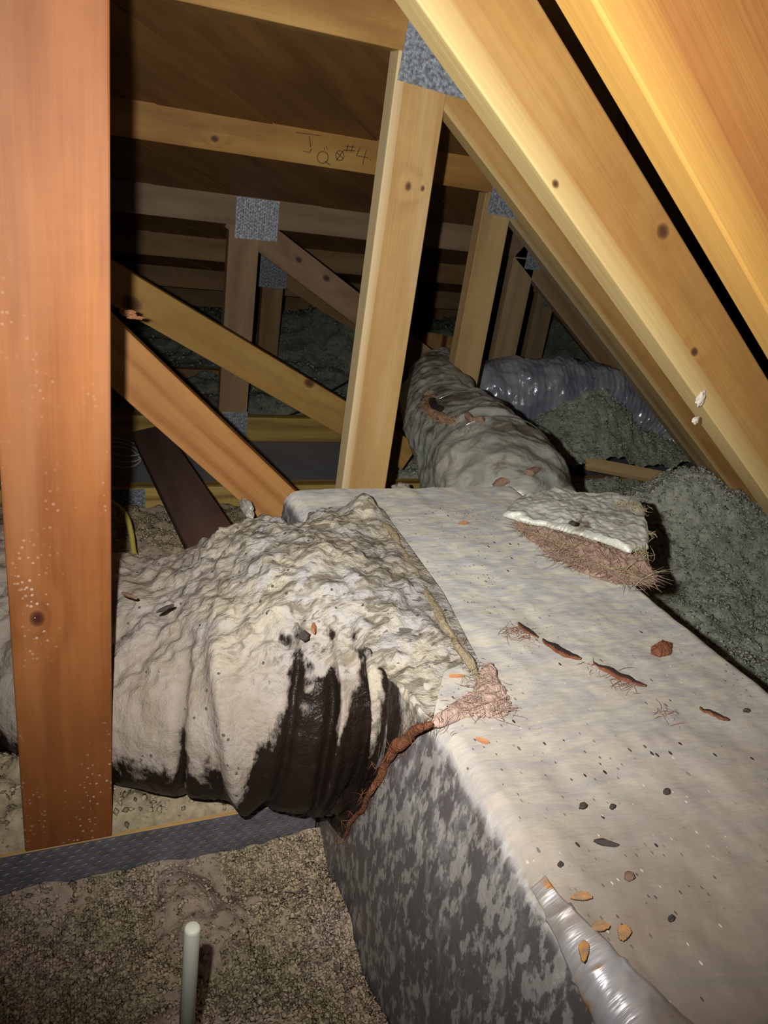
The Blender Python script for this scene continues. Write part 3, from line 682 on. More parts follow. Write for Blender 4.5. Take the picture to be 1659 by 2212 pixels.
def pad(name, poly, z, hgt, mat, parent, seed, rough=.004, res=.004, tilt=None, edge=.02, **kw):
    """closed lumpy pad with the given outline (world x, y), domed by hgt above z"""
    poly = np.array(poly); cx, cy = poly.mean(0); ang_ = np.linspace(0, 2 * np.pi, 280, endpoint=False)
    Rb = []
    for th in ang_:
        dx, dy = math.cos(th), math.sin(th); best = 0
        for i in range(len(poly)):
            (ax, ay), (bx, by) = poly[i] - (cx, cy), poly[(i + 1) % len(poly)] - (cx, cy)
            ex, ey = bx - ax, by - ay; den = dx * ey - dy * ex
            if abs(den) < 1e-12: continue
            tt = (ax * ey - ay * ex) / den; uu = (ax * dy - ay * dx) / den
            if tt > 0 and -1e-6 <= uu <= 1 + 1e-6: best = max(best, tt)
        Rb.append(best)
    Rb = np.array(Rb); Rb = (np.roll(Rb, 1) + Rb * 2 + np.roll(Rb, -1)) / 4
    Rb = Rb + min(.003, .07 * Rb.mean()) * fbm(np.cos(ang_) * 9, np.sin(ang_) * 9, 0, seed, 4)
    rr = np.concatenate([np.linspace(.02, .85, 50), 1 - .15 * np.linspace(1, 0, 22)[1:] ** 1.6])
    X = cx + Rb[None] * rr[:, None] * np.cos(ang_)[None]; Y = cy + Rb[None] * rr[:, None] * np.sin(ang_)[None]
    sd = Rb[None] * (1 - rr[:, None]); zz = z(X, Y) if callable(z) else z + 0 * X
    top = zz + hgt * np.sqrt(np.clip(sd / edge, 0, 1)) + rough * (fbm(X * 30, Y * 30, 0, seed + 1, 4) + .5 * fbm(X * 110, Y * 110, 0, seed + 2, 2)) * sstep(0, .010, sd)
    Pt = np.stack([X, Y, top], -1); Pb = np.stack([X, Y, zz - .0015], -1)[::-1]
    me = grid_mesh(name, np.concatenate([Pt, Pb]), closed_v=True)
    o = link_mesh(name, me, mat, parent, True, **kw)
    if parent: put_world(o, Matrix.Identity(4))
    return o
def zpoly(pts, z): return [tuple(atZ(px, py, z)[:2]) for px, py in pts]
# brown torn triangle beside the elbow mouth
tri = zpoly([(918, 1572), (985, 1520), (1020, 1500), (1040, 1442), (1062, 1440), (1085, 1490), (1108, 1535), (1090, 1552), (1010, 1552), (950, 1575)], ZT)
pad('torn_facing', tri, ZT + .003, .008, mf_pink, box_duct, 51, .004, .0025, label='brown fibrous tear beside the elbow')
sp = [atZ(x, y, ZT + .010) for x, y in ((1000, 1525), (1040, 1500), (1070, 1520), (1050, 1470), (1030, 1535), (1085, 1535))]
fibres('fibre_tuft', [p + np.array([0, 0, .002]) for p in sp], 160, .022, .0003, mf_pink, box_duct, 5, .08)
# rust coloured edge where the elbow meets the side of the box
edge_px = [(738, 1812), (765, 1770), (800, 1722), (822, 1670), (850, 1625), (885, 1585), (930, 1562)]
pts = [atX(x, y, BX0 - .013) for x, y in edge_px]
me = tube_mesh('rusty_fibre_edge', pts, np.interp(np.linspace(0, 1, 70), [0, .3, .75, 1], [.002, .0035, .006, .004]), 70, 12, .004)
o = link_mesh('rusty_fibre_edge', me, mf_rust, box_duct, True, label='rust brown fibre edge around the elbow mouth'); put_world(o, Matrix.Identity(4))
fibres('fibre_tuft', [p for p in pts], 110, .018, .0003, mf_rust, box_duct, 6, .8, (0, .3, 1))
# splits in the facing
t = NT('split_dark'); m_split = t.fin((.02, .012, .01), .95)
def split(ax, ay, bx, by, w, seed):
    a, b = atZ(ax, ay, ZT + .0015), atZ(bx, by, ZT + .0015)
    n = 18; C = np.linspace(a, b, n); d = (b - a) / np.linalg.norm(b - a); nn = np.array([-d[1], d[0], 0])
    ww = w * np.sin(np.linspace(.05, 3.09, n)) ** .7
    C = C + nn * (.0018 * vnoise(np.linspace(0, 6, n), 0, 0, seed))[:, None]
    for nm, mat, off, rr in (('split', m_split, 0, 1.0), ('split_lip', mf_rust, -1.05, .75)):
        P = []
        for s in np.linspace(-1, 1, 7):
            hh = (1 - s * s) * (.0022 if nm == 'split' else .0016) + .0045
            P.append(C + nn * (ww * (off + s * rr) * 1.35)[:, None] + np.array([0, 0, 1]) * (hh + (.001 * vnoise(np.linspace(0, 9, n), s, 0, seed))[:, None]))
        P = np.stack(P, 1)
        o = link_mesh(nm, grid_mesh(nm, P), mat, box_duct, True); put_world(o, Matrix.Identity(4))
split(1170, 1388, 1252, 1432, .0045, 1); split(1280, 1438, 1392, 1490, .0040, 2); split(1118, 1352, 1160, 1384, .003, 3)
split(1508, 1536, 1572, 1562, .0025, 4)
fibres('fibre_tuft', [atZ(x, y, ZT + .004) for x, y in ((1120, 1362), (1140, 1378), (1105, 1370), (1290, 1446), (1340, 1472), (1440, 1545))], 200, .022, .0003, mf_brown, box_duct, 7, .12)
pad('rust_scab', zpoly([(1408, 1398), (1430, 1384), (1452, 1392), (1450, 1412), (1425, 1418), (1405, 1412)], ZT), ZT, .009, mf_rust, box_duct, 52, .003, .002, label='red brown scab on the dusty top')
t = NT('orange_rust'); nr = t.noise(t.mp((90, 90, 90)), 1, 4, .65); m_or = t.fin(t.mix(t.ramp(nr, [(.35, 0.), (.65, 1.)]), (.30, .20, .13), (.60, .28, .07)), .8, 0, t.bump(nr, .4, .002))
for i_, (cx_, cy_, w_, h_) in enumerate(((1257, 1933, 22, 9), (1297, 1998, 19, 11), (1348, 2012, 14, 17), (1262, 2052, 10, 24))):
    pad('rust_scab', zpoly([(cx_ + w_ * math.cos(a_) * (1 + .25 * math.sin(3 * a_ + i_)), cy_ + h_ * math.sin(a_)) for a_ in np.linspace(0, 6.28, 13)[:-1]], ZT + .006), ZT + .0055, .0006, m_or, box_duct, 53 + i_, .0004, .002, label='orange rust patch beside the foil tape')

# loose debris lying on top, each its own crumb
t = NT('crumb_dark'); m_cr = t.fin(t.mix(t.noise(t.mp((90, 90, 90)), 1, 3), (.02, .018, .018), (.08, .06, .05)), .9)
t = NT('crumb_orange'); m_co = t.fin((.42, .18, .08), .8)
t = NT('crumb_bark'); m_cb = t.fin((.16, .10, .07), .9)
def crumb(px, py, L, w, ang, mat, lab, z=ZT + .0035, hgt=.003):
    c = atZ(px, py, z); bm = bmesh.new()
    bmesh.ops.create_icosphere(bm, subdivisions=2, radius=1.0)
    rr = random.Random(int(px * 7 + py))
    for v in bm.verts:
        k = 1 + rr.uniform(-.22, .22); v.co = Vector((v.co.x * L / 2 * k, v.co.y * w / 2 * k, v.co.z * hgt * k))
    o = from_bm('debris_crumb', bm, mat, None, label=lab, cat='debris', group='crumbs of debris on the dusty ducts')
    o.location = c + np.array([0, 0, hgt * .3]); o.rotation_euler = (0, 0, ang)
    return o
crumb(1309, 1822, .020, .0055, -.5, m_cr, 'largest dark splinter on the bare lower part of the box duct top')
crumb(1359, 1895, .010, .008, .4, m_cb, 'brown bark flake on the box duct top below the dark splinter')
crumb(1440, 1712, .008, .006, .4, m_cr, 'dark crumb on the box duct top above the bark flake')
crumb(1258, 1742, .009, .005, .2, m_cr, 'dark crumb nearest the box duct edge, level with the elbow bottom')
crumb(1322, 1744, .006, .004, .2, m_cr, 'small dark crumb right of the one nearest the box duct edge')
crumb(1210, 1868, .005, .004, .2, m_cr, 'tiny dark crumb at the foot of the dark splinter')
crumb(1612, 1536, .008, .004, -.3, m_cr, 'dark crumb near the right edge of the box duct top')
crumb(1450, 1985, .007, .004, .3, m_cr, 'dark crumb on the dusty top close to the orange rust')
crumb(1042, 1602, .014, .002, -.7, m_co, 'thin rusty chip near the elbow corner of the box duct')
crumb(985, 1462, .020, .002, -.15, m_co, 'thin orange splinter left of the brown torn triangle')
crumb(1000, 1131, .020, .002, .0, m_co, 'thin orange splinter near the far end of the box duct')
crumb(1236, 1131, .012, .009, .0, m_cr, 'dark crumb on the foil scrap at the far corner', z=-.425)

# ------------------------------------------------------------------ foil scrap and fibre at the far right corner of the box
t = NT('grey_foil'); n1 = t.noise(t.mp((9, 30, 9)), 1, 5, .6, 1.0); n2 = t.noise(t.mp((16, 12, 12), (4, 4, 0)), 1, 4, .6, .8)
c = t.mix(t.ramp(n1, [(.35, 0.), (.65, 1.)]), (.50, .51, .46), (.72, .72, .65))
c = t.mix(t.ramp(n2, [(.60, 0.), (.68, .9)]), c, (.20, .15, .10))
m_gfoil = t.fin(c, .55, .25, t.bump(n1, .6, .006))
def flapz(X, Y): return -.470 + .012 * sstep(.66, .76, X) + .006 * fbm(X * 12, Y * 12, 0, 3, 2)
fp = zpoly([(1088, 1105), (1120, 1075), (1200, 1064), (1300, 1080), (1383, 1093), (1392, 1140), (1396, 1196), (1352, 1203), (1295, 1178), (1240, 1155), (1180, 1132), (1125, 1118)], -.464)
pad('foil_scrap', fp, flapz, .009, m_gfoil, box_duct, 61, .0035, .0014, edge=.008, label='stiff grey foil scrap over the far right corner')
fb = zpoly([(1110, 1120), (1180, 1135), (1260, 1165), (1340, 1200), (1400, 1205), (1412, 1262), (1330, 1262), (1260, 1240), (1190, 1200), (1135, 1160)], ZT)
pad('torn_fibre', fb, ZT + .002, .022, mf_mid, box_duct, 62, .009, .0025, edge=.02, label='torn brown fibre showing under the foil scrap')
sp = [atZ(x, y, ZT + .016) for x, y in ((1140, 1140), (1180, 1165), (1230, 1185), (1250, 1215), (1290, 1215), (1320, 1235), (1360, 1250), (1390, 1240), (1300, 1190), (1350, 1220), (1210, 1200))]
fibres('fibre_tuft', sp, 1100, .045, .0004, mf_mid, box_duct, 8, .22, (.8, -.5, 0))
fibres('fibre_tuft', [p + np.array([0, 0, .006]) for p in sp], 110, .05, .0004, mf_yel, box_duct, 9, .2, (.8, -.5, 0))
corner = [atZ(x, y, -.45) for x, y in ((1388, 1100), (1394, 1150), (1390, 1196), (1340, 1088), (1370, 1093))]
fibres('fibre_tuft', corner, 160, .022, .0004, mf_yel, box_duct, 10, .5)

# ------------------------------------------------------------------ big wrapped elbow
def m_elbow():
    t = NT('dusty_jacket'); sep = t.n('ShaderNodeSeparateXYZ'); t.l(t.geo.outputs['Normal'], sep.inputs[0])
    ps = t.n('ShaderNodeSeparateXYZ'); t.l(t.tc.outputs['Object'], ps.inputs[0])
    n1 = t.noise(t.mp((14, 14, 14)), 1, 6, .7, .6); n2 = t.noise(t.mp((40, 40, 24)), 1, 5, .7, .4)
    dust = t.mix(t.ramp(n1, [(.38, 0.), (.62, 1.)]), (.34, .275, .215), (.42, .365, .325))
    # mouldy crust on top
    up = t.ramp(t.mth('MULTIPLY_ADD', t.mth('SUBTRACT', n1, .5), .35, ps.outputs[2]), [(0.0, 0.0), (1.0, 1.0)])
    q = t.mth('MULTIPLY', t.mth('ADD', ps.outputs[2], .595), 9.0, clamp=True)
    n3 = t.noise(t.mp((26, 60, 30), (2, 0, 5)), 1, 5, .62, 1.2); n4 = t.noise(t.mp((11, 14, 11), (0, 9, 5)), 1, 4, .6, .6)
    crust = t.mix(t.ramp(n4, [(.42, 0.), (.60, 1.)]), (.48, .47, .48), (.58, .53, .41))
    crust = t.mix(t.ramp(n3, [(.48, 0.0), (.60, .95)]), crust, (.15, .13, .085))
    crust = t.mix(t.ramp(t.noise(t.mp((38, 90, 38), (6, 0, 2)), 1, 4, .6, 1.5), [(.60, 0.0), (.66, .9)]), crust, (.07, .065, .06))
    dust = t.mix(t.mth('MULTIPLY', q, .9), dust, crust)
    v = t.vor(t.mp((1, 1, 1)), 60).outputs['Distance']
    dust = t.mix(t.mth('MULTIPLY', t.mth('LESS_THAN', v, .13), t.mth('GREATER_THAN', n1, .5)), dust, (.08, .07, .06))
    # threshold of settled dust against black jacket
    zb = t.ramp(t.mth('MULTIPLY', ps.outputs[0], 2.5), [(.05, .25), (.40, .27), (.52, .40), (.66, .485), (.84, .49)])
    zb = t.mth('SUBTRACT', zb, 1.0)
    ns = t.noise(t.mp((26, 26, 9), (1, 2, 3)), 1, 6, .65, .5)
    m = t.mth('MULTIPLY', t.mth('SUBTRACT', ps.outputs[2], zb), 7.0)
    m = t.mth('ADD', m, t.mth('MULTIPLY', t.mth('SUBTRACT', ns, .5), 2.6))
    m = t.mth('ADD', m, t.mth('MULTIPLY', t.mth('SUBTRACT', n2, .5), 1.3))
    m = t.mth('ADD', m, t.mth('MULTIPLY', sep.outputs[2], .7))
    att = t.n('ShaderNodeAttribute'); att.attribute_name = 'ridge'
    m = t.mth('ADD', m, t.mth('MULTIPLY', att.outputs['Fac'], .9))
    d = t.ramp(m, [(.0, 0.0), (.35, 1.0)])
    dust = t.mix(t.mth('MULTIPLY', att.outputs['Fac'], -.8, clamp=True), dust, (.13, .10, .075))  # crease shade painted in: fold bottoms darkened
    black = t.mix(n1, (.006, .004, .004), (.03, .018, .012))
    grain = t.noise(t.mp((240, 240, 240)), 1, 2)
    dust = t.mix(t.mth('MULTIPLY', grain, .35), dust, (.22, .18, .14))
    c = t.mix(d, black, dust)
    hb = t.noise(t.mp((60, 70, 50)), 1, 4, .68)
    return t.fin(c, t.mth('MULTIPLY_ADD', d, .5, .42), 0, t.bump(hb, .7, .007), .3)
# cross-sections: list of (centre, half width vector, half height, exponent) from far left to the mouth
def ring(ctr, hw, hh, n, a):
    c, s = np.cos(a), np.sin(a)
    cx = np.sign(c) * np.abs(c) ** (2 / n); sz = np.sign(s) * np.abs(s) ** (2 / n)
    return np.array(ctr) + cx[:, None] * np.array([hw[0], hw[1], 0]) + sz[:, None] * np.array([0, 0, hh])
na = 300
ang = np.linspace(0, 2 * np.pi, na, endpoint=False)
# angle 0 = towards the camera side (front), pi/2 = top, pi = back, 3pi/2 = bottom
secs = [((-.75, 1.62, -.71), (-.10, -.13), .140, 2.1),
        ((-.45, 1.42, -.71), (-.10, -.13), .142, 2.1),
        ((-.20, 1.23, -.735), (-.105, -.135), .130, 2.1),
        ((-.02, 1.08, -.735), (-.10, -.150), .128, 2.1),
        ((.13, .96, -.704), (-.09, -.18), .134, 2.1),
        ((.24, .885, -.655), (-.055, -.205), .168, 2.15),
        ((.315, .84, -.652), (-.015, -.215), .188, 2.2),
        ((.350, .815, -.645), (.0, -.235), .205, 2.3)]
RG = np.stack([ring(*s, ang) for s in secs])          # (8, na, 3)
# mouth ring: follow the photographed slanting seam on the side of the box
front = np.array([atX(x, y, BX0 - .012) for x, y in edge_px])     # bottom to top
mouth = RG[-1].copy()
for i, a in enumerate(ang):
    # front half: a from -70deg (bottom) to +50deg (top) maps onto the seam
    ad = math.degrees(a); ad = ad - 360 if ad > 180 else ad
    if -75 <= ad <= 48:
        tt = (ad + 75) / 123.0 * (len(front) - 1); k = min(int(tt), len(front) - 2)
        mouth[i] = front[k] + (front[k + 1] - front[k]) * (tt - k)
    elif 48 < ad <= 130:                              # over the top, drawn out onto the box top
        w = (ad - 48) / 82.0
        top = np.array([(.338, .53, ZT), (.385, .60, ZT + .004), (.432, .61, ZT + .006), (.455, .75, ZT + .008), (.462, .90, ZT + .010), (.466, 1.00, ZT + .010), (.40, 1.07, ZT - .005)])
        tt = w * 6; k = min(int(tt), 5); mouth[i] = top[k] + (top[k + 1] - top[k]) * (tt - k)
    elif 130 < ad <= 180:
        w = (ad - 130) / 50.0; mouth[i] = np.array([.40, 1.07, ZT - .005]) * (1 - w) + np.array([.345, 1.06, -.66]) * w
    else:
        w = (ad + 180) / 105.0; p = np.array([.345, 1.06, -.66]); q = np.array([.345, .93, -.86]); r_ = front[0]
        mouth[i] = (p * (1 - 2 * w) + q * 2 * w) if w < .5 else (q * (2 - 2 * w) + r_ * (2 * w - 1))
RG[-1] = mouth
nu = 420
flat = RG.reshape(len(secs), -1)
# denser knots towards the mouth
PT = spline(flat, nu).reshape(nu, na, 3)
tu = np.linspace(0, len(secs) - 1, nu)[:, None]; ta = ang[None, :]
Nn = np.cross(np.gradient(PT, axis=1), np.gradient(PT, axis=0)); Nn /= (np.linalg.norm(Nn, axis=2)[..., None] + 1e-9)
ctr_ = PT.mean(1, keepdims=True)
if ((PT - ctr_) * Nn).sum() < 0: Nn = -Nn
x, y, z = PT[..., 0], PT[..., 1], PT[..., 2]
fade = sstep(7.0, 6.7, tu) * 1.0 + 0 * ta
topw = sstep(.30, .85, Nn[..., 2])
disp = topw * (.008 * np.abs(fbm(x * 13, y * 13, z * 13, 71, 4)) + .0065 * fbm(x * 50, y * 50, z * 50, 72, 3)) + .004 * fbm(x * 8, y * 8, z * 8, 73, 3) + .0012 * fbm(x * 70, y * 70, z * 70, 74, 2)
# circumferential folds: shallow creases on the straight run, deep pleats converging on the mouth
aa = np.where(ta > np.pi, ta - 2 * np.pi, ta)          # -pi..pi, 0 = front
fold = 0 * x; ridge = 0 * x
def crease(u0, k, lo, hi, wd, amp, sgn=-1):
    uc = u0 + k * aa + .05 * vnoise(aa * 2.2, u0 * 7, 0, 75)
    m = np.exp(-((tu - uc) / wd) ** 2) * sstep(lo - .25, lo + .05, aa) * sstep(hi + .25, hi - .05, aa)
    return sgn * amp * m
for (u0, k, lo, hi, wd, amp) in ((3.15, -.05, -1.2, 1.0, .035, .007), (3.55, .1, -.9, .9, .03, .004), (3.9, .0, -.6, 1.1, .05, .006), (4.55, -.10, -1.3, .9, .04, .009), (5.35, .12, -1.2, .6, .05, .010), (5.75, .05, -1.2, .5, .05, .012), (6.1, .0, -1.2, .5, .06, .013), (6.42, .0, -1.1, .7, .05, .012)):
    fold = fold + crease(u0, k, lo, hi, wd, amp)
for (u0, k, lo, hi, wd, amp) in ((4.95, -.22, -.95, .75, .09, .016), (5.85, .10, -.35, .7, .07, .012), (6.3, .0, -.2, .8, .06, .010)):
    r_ = crease(u0, k, lo, hi, wd, amp, 1); fold = fold + r_; ridge = ridge + r_ / .016
ridge = ridge + np.clip(fold, -.012, 0) / .014
# hollow towards the mouth at the front
hollow = -.022 * np.exp(-((tu - 6.25) / .75) ** 2) * np.exp(-((aa + .35) / .8) ** 2)
PT = PT + Nn * ((disp + fold) * fade + hollow * fade)[..., None]
# a lump of wool on top
for lx, ly, lh, lw in ((.43, .985, .030, .022), (.20, 1.0, .018, .06), (.30, 1.02, .012, .05)):
    g = np.exp(-((x - lx) ** 2 + (y - ly) ** 2) / lw ** 2) * topw; PT[..., 2] += lh * g * (1 + .3 * fbm(x * 60, y * 60, 0, 5, 2))
me = grid_mesh('wrapped_elbow', PT, closed_v=True)
at_ = me.attributes.new('ridge', 'FLOAT', 'POINT'); at_.data.foreach_set('value', ridge.reshape(-1).astype(np.float32))
elbow = link_mesh('duct_elbow', me, m_elbow(), None, True, label='big dusty wrapped flexible duct elbow, black underneath, joining the left side of the box duct', cat='air duct')
# overlapping seam of the wrap on the box top
seam_px = [(812, 1112), (852, 1165), (880, 1210), (915, 1268), (948, 1330), (985, 1388), (1022, 1440), (1040, 1470)]
pts = [atZ(px, py, ZT + .012) for px, py in seam_px]
me = tube_mesh('seam_edge', pts, np.interp(np.linspace(0, 1, 120), [0, .2, .5, .8, 1], [.005, .003, .005, .0045, .002]), 120, 10, .005)
mf_seam = m_fibre('seam_fibre', (.17, .13, .08), (.50, .42, .28))
link_mesh('seam_edge', me, mf_seam, elbow, True, label='frayed yellow brown edge of the wrap')
fibres('fibre_tuft', pts, 300, .012, .0003, mf_seam, elbow, 12, .3)
crumb(657, 1377, .012, .012, 0, m_cr, 'round black crumb on the elbow beside an orange splinter', z=-.500, hgt=.006)
crumb(677, 1358, .006, .022, -.3, m_co, 'orange splinter on the elbow beside the round black crumb', z=-.498)
crumb(357, 1316, .026, .004, .5, m_cr, 'dark needle lying on the left shoulder of the elbow', z=-.515)
crumb(280, 1288, .026, .005, -.7, m_cb, 'brown twig on the elbow just right of the wide orange post', z=-.53)

# ------------------------------------------------------------------ grey wrapped flexible duct and silver flexible duct
t = NT('grey_jacket'); n1 = t.noise(t.mp((14, 14, 22)), 1, 5, .6, 1.2); n2 = t.noise(t.mp((9, 9, 12), (3, 1, 4)), 1, 5, .6, 1.0)
c = t.mix(t.ramp(n1, [(.35, 0.), (.65, 1.)]), (.32, .34, .30), (.48, .49, .43))
c = t.mix(t.ramp(n2, [(.53, 0.), (.62, .85)]), c, (.15, .115, .085))
c = t.mix(t.ramp(t.noise(t.mp((7, 7, 7), (8, 1, 4)), 1, 4), [(.68, 0.), (.72, .9)]), c, (.50, .32, .20))
m_grey = t.fin(c, .38, .15, t.bump(n1, .7, .008), .5)
t = NT('silver_film'); n1 = t.noise(t.mp((40, 10, 20)), 1, 4, .6, 1.0); n2 = t.noise(t.mp((7, 7, 7), (3, 1, 4)), 1, 4)
c = t.mix(t.ramp(n2, [(.4, 0.), (.62, 1.)]), (.34, .35, .48), (.60, .62, .68))
m_silver = t.fin(c, t.ramp(n2, [(.4, .14), (.7, .35)]), .35, t.bump(n1, .5, .008))
def flex(name, pts, rad, n, seg, mat, seed, pitch=.04, rib=.004, crumple=.006, sag=0.0, caps=True, **kw):
    C = spline(pts, n); T_, N_, U_ = frames(C); a = np.linspace(0, 2 * np.pi, seg, endpoint=False)
    s = np.concatenate([[0], np.cumsum(np.linalg.norm(np.diff(C, axis=0), axis=1))])
    r0 = np.interp(np.linspace(0, 1, n), np.linspace(0, 1, len(rad)), rad)
    ph = s[:, None] / pitch - a[None] / (2 * np.pi)
    wob = .25 * vnoise(s[:, None] * 9, np.cos(a)[None] * 2, np.sin(a)[None] * 2, seed)
    rr = r0[:, None] + rib * (np.abs(np.cos(np.pi * (ph + wob))) ** 3 - .4)
    cx, sy = np.cos(a)[None] * rr, np.sin(a)[None] * rr * (1 - sag)
    P = C[:, None] + cx[..., None] * N_[:, None] + sy[..., None] * U_[:, None]
    k = crumple * fbm(P[..., 0] * 14, P[..., 1] * 14, P[..., 2] * 14, seed, 4)
    P += k[..., None] * (np.cos(a)[None, :, None] * N_[:, None] + np.sin(a)[None, :, None] * U_[:, None])
    if caps:
        P[0] = C[0] + (P[0] - C[0]) * .02; P[-1] = C[-1] + (P[-1] - C[-1]) * .02
    me = grid_mesh(name, P, closed_v=True)
    return link_mesh(name, me, mat, None, True, **kw)
gp = [atY(1130, 1215, 1.115), atY(1095, 1092, 1.20), atY(1040, 1005, 1.38), atY(990, 950, 1.58), atY(948, 875, 1.82), atY(940, 815, 2.02), atY(965, 800, 2.22)]
gp = [np.array(p) for p in gp]
gd = flex('flexible_duct', gp, [.135, .140, .138, .125, .10, .07, .06], 360, 140, m_grey, 81, .05, .004, .012,
          label='grey dirty flexible duct with torn holes behind the far corner of the box duct', cat='air duct')
# torn window with fibre in the grey duct, held under it as parts
gv = np.empty(len(gd.data.vertices) * 3); gd.data.vertices.foreach_get('co', gv); gv = gv.reshape(-1, 3)
gc = gv @ R; gpx = PP + F * gc[:, :2] / gc[:, 2:3]
def on_duct(px, py, lift=.002):
    d = np.hypot(gpx[:, 0] - px, gpx[:, 1] - py); k = np.where(d < 9)[0]
    k = k[np.argmin(gc[k, 2])] if len(k) else np.argmin(d)
    return gv[k] * (1 - lift / np.linalg.norm(gv[k]))
tearpts = [(922, 850), (915, 868), (923, 885), (938, 898), (955, 903), (972, 905)]
pts = [on_duct(px, py) for px, py in tearpts]
me = tube_mesh('torn_lining', pts, .011, 50, 10, .012); link_mesh('torn_lining', me, m_fibre('orange_fibre', (.25, .12, .06), (.66, .42, .26)), gd, True, label='orange fibre showing through a tear')
for nm_, q_ in (('dirt_clot', [(1165, 1012), (1150, 1022)]), ('dirt_clot', [(1062, 1050), (1085, 1038)]), ('dirt_clot', [(1000, 895), (1040, 905)])):
    link_mesh(nm_, tube_mesh(nm_, [on_duct(*q_[0]), on_duct(*q_[1])], .008, 14, 10, .008), mf_brown, gd, True)
fibres('fibre_tuft', pts, 260, .035, .0005, m_fibre('tan_fibre', (.25, .15, .09), (.6, .42, .28)), gd, 21, .6)
me = tube_mesh('tear_hole', [on_duct(px, py) for px, py in ((930, 858), (937, 872), (948, 886))], .011, 20, 10, .004); link_mesh('tear_hole', me, m_split, gd, True)
# clamp wire rings
t = NT('bright_wire'); m_bw = t.fin((.75, .77, .80), .25, .9)
for k in (95, 165):
    C = spline(gp, 360); T_, N_, U_ = frames(C); r = np.interp(k / 359, np.linspace(0, 1, 7), [.095, .135, .138, .125, .10, .07, .06]) + .006
    aa_ = np.linspace(.25, 2.2, 20); pts = [C[k] + r * (math.cos(a) * N_[k] + math.sin(a) * U_[k]) for a in aa_]
    link_mesh('wire_band', tube_mesh('wire_band', pts, .0016, 60, 6), m_bw, gd, True)
sp_ = [atY(985, 845, 2.36), atY(1045, 856, 2.32), atY(1130, 850, 2.30), atY(1220, 850, 2.30), atY(1320, 868, 2.28), atY(1400, 905, 2.24), atY(1480, 960, 2.16)]
flex('flexible_duct', [np.array(p) for p in sp_], [.10, .128, .130, .128, .122, .115, .11], 420, 150, m_silver, 83, .022, .0018, .012,
     label='shiny silver blue flexible duct lying on the insulation behind the right post', cat='air duct')

# ------------------------------------------------------------------ small things
# two offcuts on the right hand insulation
def plank3(name, a, b, w, th, mat, label, cat, upv=(0, 0, 1), broken=False, face_up=True, parent=None):
    a, b = np.array(a), np.array(b); d = b - a; L = np.linalg.norm(d); d /= L
    u = np.array(upv, float); u -= (u @ d) * d; u /= np.linalg.norm(u); s = np.cross(u, d)
    bm = bm_box(-L / 2, L / 2, -w / 2, w / 2, -th, 0)
    if broken:
        bm.free(); bm = bmesh.new(); rr = random.Random(4); n = 7
        prev = []
        for i in range(n):
            yy = -w / 2 + w * i / (n - 1); xo = -L / 2 + rr.uniform(0, .035)
            prev.append([bm.verts.new(v) for v in ((xo, yy, 0), (xo + .004, yy, -th), (L / 2, yy, -th), (L / 2, yy, 0))])
        for p, q in zip(prev[:-1], prev[1:]):
            for j in range(4): bm.faces.new([p[j], p[(j + 1) % 4], q[(j + 1) % 4], q[j]])
        bm.faces.new(prev[0]); bm.faces.new(prev[-1])
    else:
        bmesh.ops.bevel(bm, geom=bm.edges[:], offset=.002, segments=2, affect='EDGES')
    Mx = Matrix.Identity(4)
    for i in range(3): Mx[i][0] = d[i]; Mx[i][1] = s[i]; Mx[i][2] = u[i]; Mx[i][3] = (a[i] + b[i]) / 2
    o = from_bm(name, bm, mat, parent, label=label, cat=cat); put_world(o, Mx)
    return o
mS = wood('wood_offcut', ((.70, .50, .24), (.48, .30, .12), (.78, .62, .36)), 30, .04, 2.5, knots=[(.11, 0, .008)], stain=.2)
plank3('timber_offcut', atY(1262, 996, 1.86), atY(1560, 1053, 1.66), .040, .018, mS, 'pale splintered stick lying on the grey insulation below the silver duct', 'timber offcut', upv=(-.1, -.55, .8), broken=True)
mDk = wood('wood_dark_offcut', DARK, 31, .089, 3, stain=.6)
plank3('timber_offcut', atD(462, 1172, 1.34), atD(318, 925, 2.15), .089, .038, mDk, 'dark brown loose timber leaning behind the orange diagonal web', 'timber offcut', upv=(-.25, -.1, 1))
mO = wood('wood_knot_offcut', ((.50, .27, .10), (.3, .13, .04), (.6, .4, .2)), 32, .089, 3, knots=[(-.02, .0, .012)])
plank3('timber_offcut', atY(924, 735, 3.0), atY(1010, 752, 3.0), .07, .035, mO, 'small orange timber offcut behind the right post, above the grey duct', 'timber offcut', upv=(.3, -.9, .2))

t = NT('white_cable'); m_wc = t.fin((.55, .55, .45), .6)
t = NT('yellow_cable'); m_yc = t.fin((.42, .34, .07), .5)
t = NT('black_cable'); m_bc = t.fin((.03, .03, .035), .5)
coil = []
for i in range(58):
    a = i / 57 * 2 * math.pi * 2.9; r = .043 + .010 * (i / 57)
    c = atZ(262, 1000, -.935); coil.append(c + np.array([r * 1.25 * math.cos(a), r * 1.6 * math.sin(a), .012 + .0008 * i + .01 * math.sin(a * .9)]))
link_mesh('cable_coil', tube_mesh('cable_coil', coil, .0028, 320, 8), m_wc, None, True, label='loose coil of thin white cable on the plaster beside the wide orange post', cat='cable')
yc = [atY(215, 1075, 1.50), atY(248, 1090, 1.47), atY(272, 1115, 1.44), atY(284, 1155, 1.41), atY(290, 1195, 1.38), atY(305, 1214, 1.36), atY(330, 1222, 1.34)]
link_mesh('cable', tube_mesh('cable', yc, .0055, 60, 10), m_yc, None, True, label='yellow cable curving down into the insulation beside the wide orange post', cat='cable')
bc = [atY(500, 912, 2.62), atY(560, 905, 2.62), atY(620, 899, 2.66), atY(690, 868, 2.75), atY(720, 842, 2.85), atY(770, 815, 2.95)]
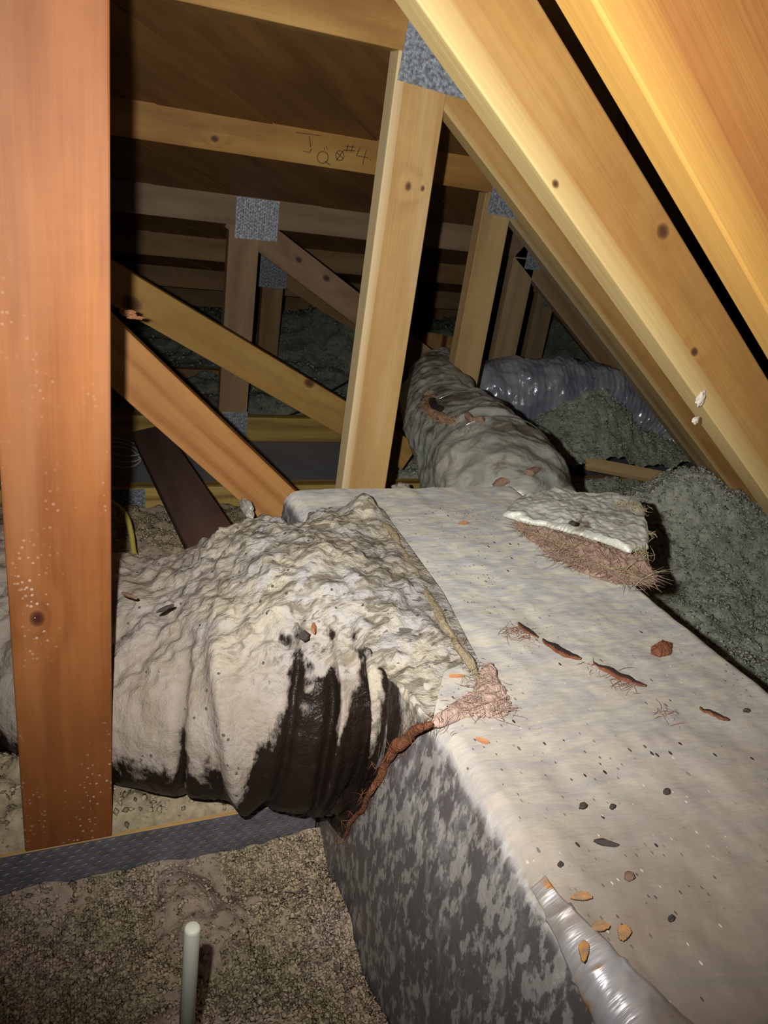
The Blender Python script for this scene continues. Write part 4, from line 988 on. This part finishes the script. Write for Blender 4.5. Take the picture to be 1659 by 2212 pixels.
link_mesh('cable', tube_mesh('cable', bc, .004, 60, 8), m_bc, None, True, label='thin black cable running behind the pale diagonal web', cat='cable')

# white stick standing in the insulation
t = NT('white_rod'); m_rod = t.fin(t.mix(t.noise(t.mp((60, 60, 8)), 1, 3), (.62, .64, .52), (.72, .74, .64)), .45, 0, None, .4)
p_top = atY(416, 2001, .46); r = 17.5 / F * float((p_top @ R)[2])
bm = bmesh.new(); segs = 28; prof = [(0, 0), (r * .7, -.0004), (r * .93, -.0015), (r, -.004), (r, -.29), (0, -.29)]
rings = []
for rr_, zz in prof:
    if rr_ == 0: rings.append([bm.verts.new((0, 0, zz))])
    else: rings.append([bm.verts.new((rr_ * math.cos(2 * math.pi * i / segs), rr_ * math.sin(2 * math.pi * i / segs), zz)) for i in range(segs)])
for A_, B_ in zip(rings[:-1], rings[1:]):
    for i in range(segs):
        j = (i + 1) % segs
        if len(A_) == 1: bm.faces.new((A_[0], B_[i], B_[j]))
        elif len(B_) == 1: bm.faces.new((A_[j], A_[i], B_[0]))
        else: bm.faces.new((A_[i], B_[i], B_[j], A_[j]))
o = from_bm('marker_rod', bm, m_rod, None, True, label='white round plastic rod standing upright in the tan insulation', cat='rod'); o.location = p_top

# bits of lint and chips caught on the timbers
t = NT('lint'); m_lint = t.fin(t.mix(t.noise(t.mp((200, 200, 200)), 1, 3), (.42, .36, .28), (.78, .72, .62)), .95)
def lump(name, c, sx, sy, sz, mat, seed, **kw):
    bm = bmesh.new(); bmesh.ops.create_icosphere(bm, subdivisions=4, radius=1.0)
    for v in bm.verts:
        k = 1 + .35 * float(fbm(v.co.x * 2.2, v.co.y * 2.2, v.co.z * 2.2, seed, 4)); v.co = Vector((v.co.x * sx * k, v.co.y * sy * k, v.co.z * sz * k))
    o = from_bm(name, bm, mat, None, True, **kw); o.location = c; return o
lump('lint', atY(1514, 862, Y0 - .002), .0062, .0035, .0105, m_lint, 3, label='larger pale lint tuft stuck on the bright yellow sloping timber', cat='lint')
lump('lint', atY(1502, 908, Y0 - .002), .0048, .003, .005, m_lint, 5, label='smaller lint tuft below the larger one on the yellow sloping timber', cat='lint')
lump('wood_chip', atY(276, 676, Y1 - .006), .012, .004, .005, m_co, 6, label='orange wood chip at the upper end of the orange diagonal web', cat='wood chip')
lump('wood_chip', atY(292, 686, Y1 - .006), .014, .003, .003, m_co, 7, label='flatter orange wood chip just below the first, on the orange web end', cat='wood chip')
lump('foam_lump', atY(868, 1056, 1.62), .022, .015, .016, m_lint, 8, label='pale crumbly lump on insulation between the centre post and grey flexible duct', cat='foam lump')
lump('rubble_lump', atD(533, 1098, 1.42), .010, .03, .012, m_gfoil, 9, label='grey scrap beside the dark timber, under the orange diagonal web', cat='debris')
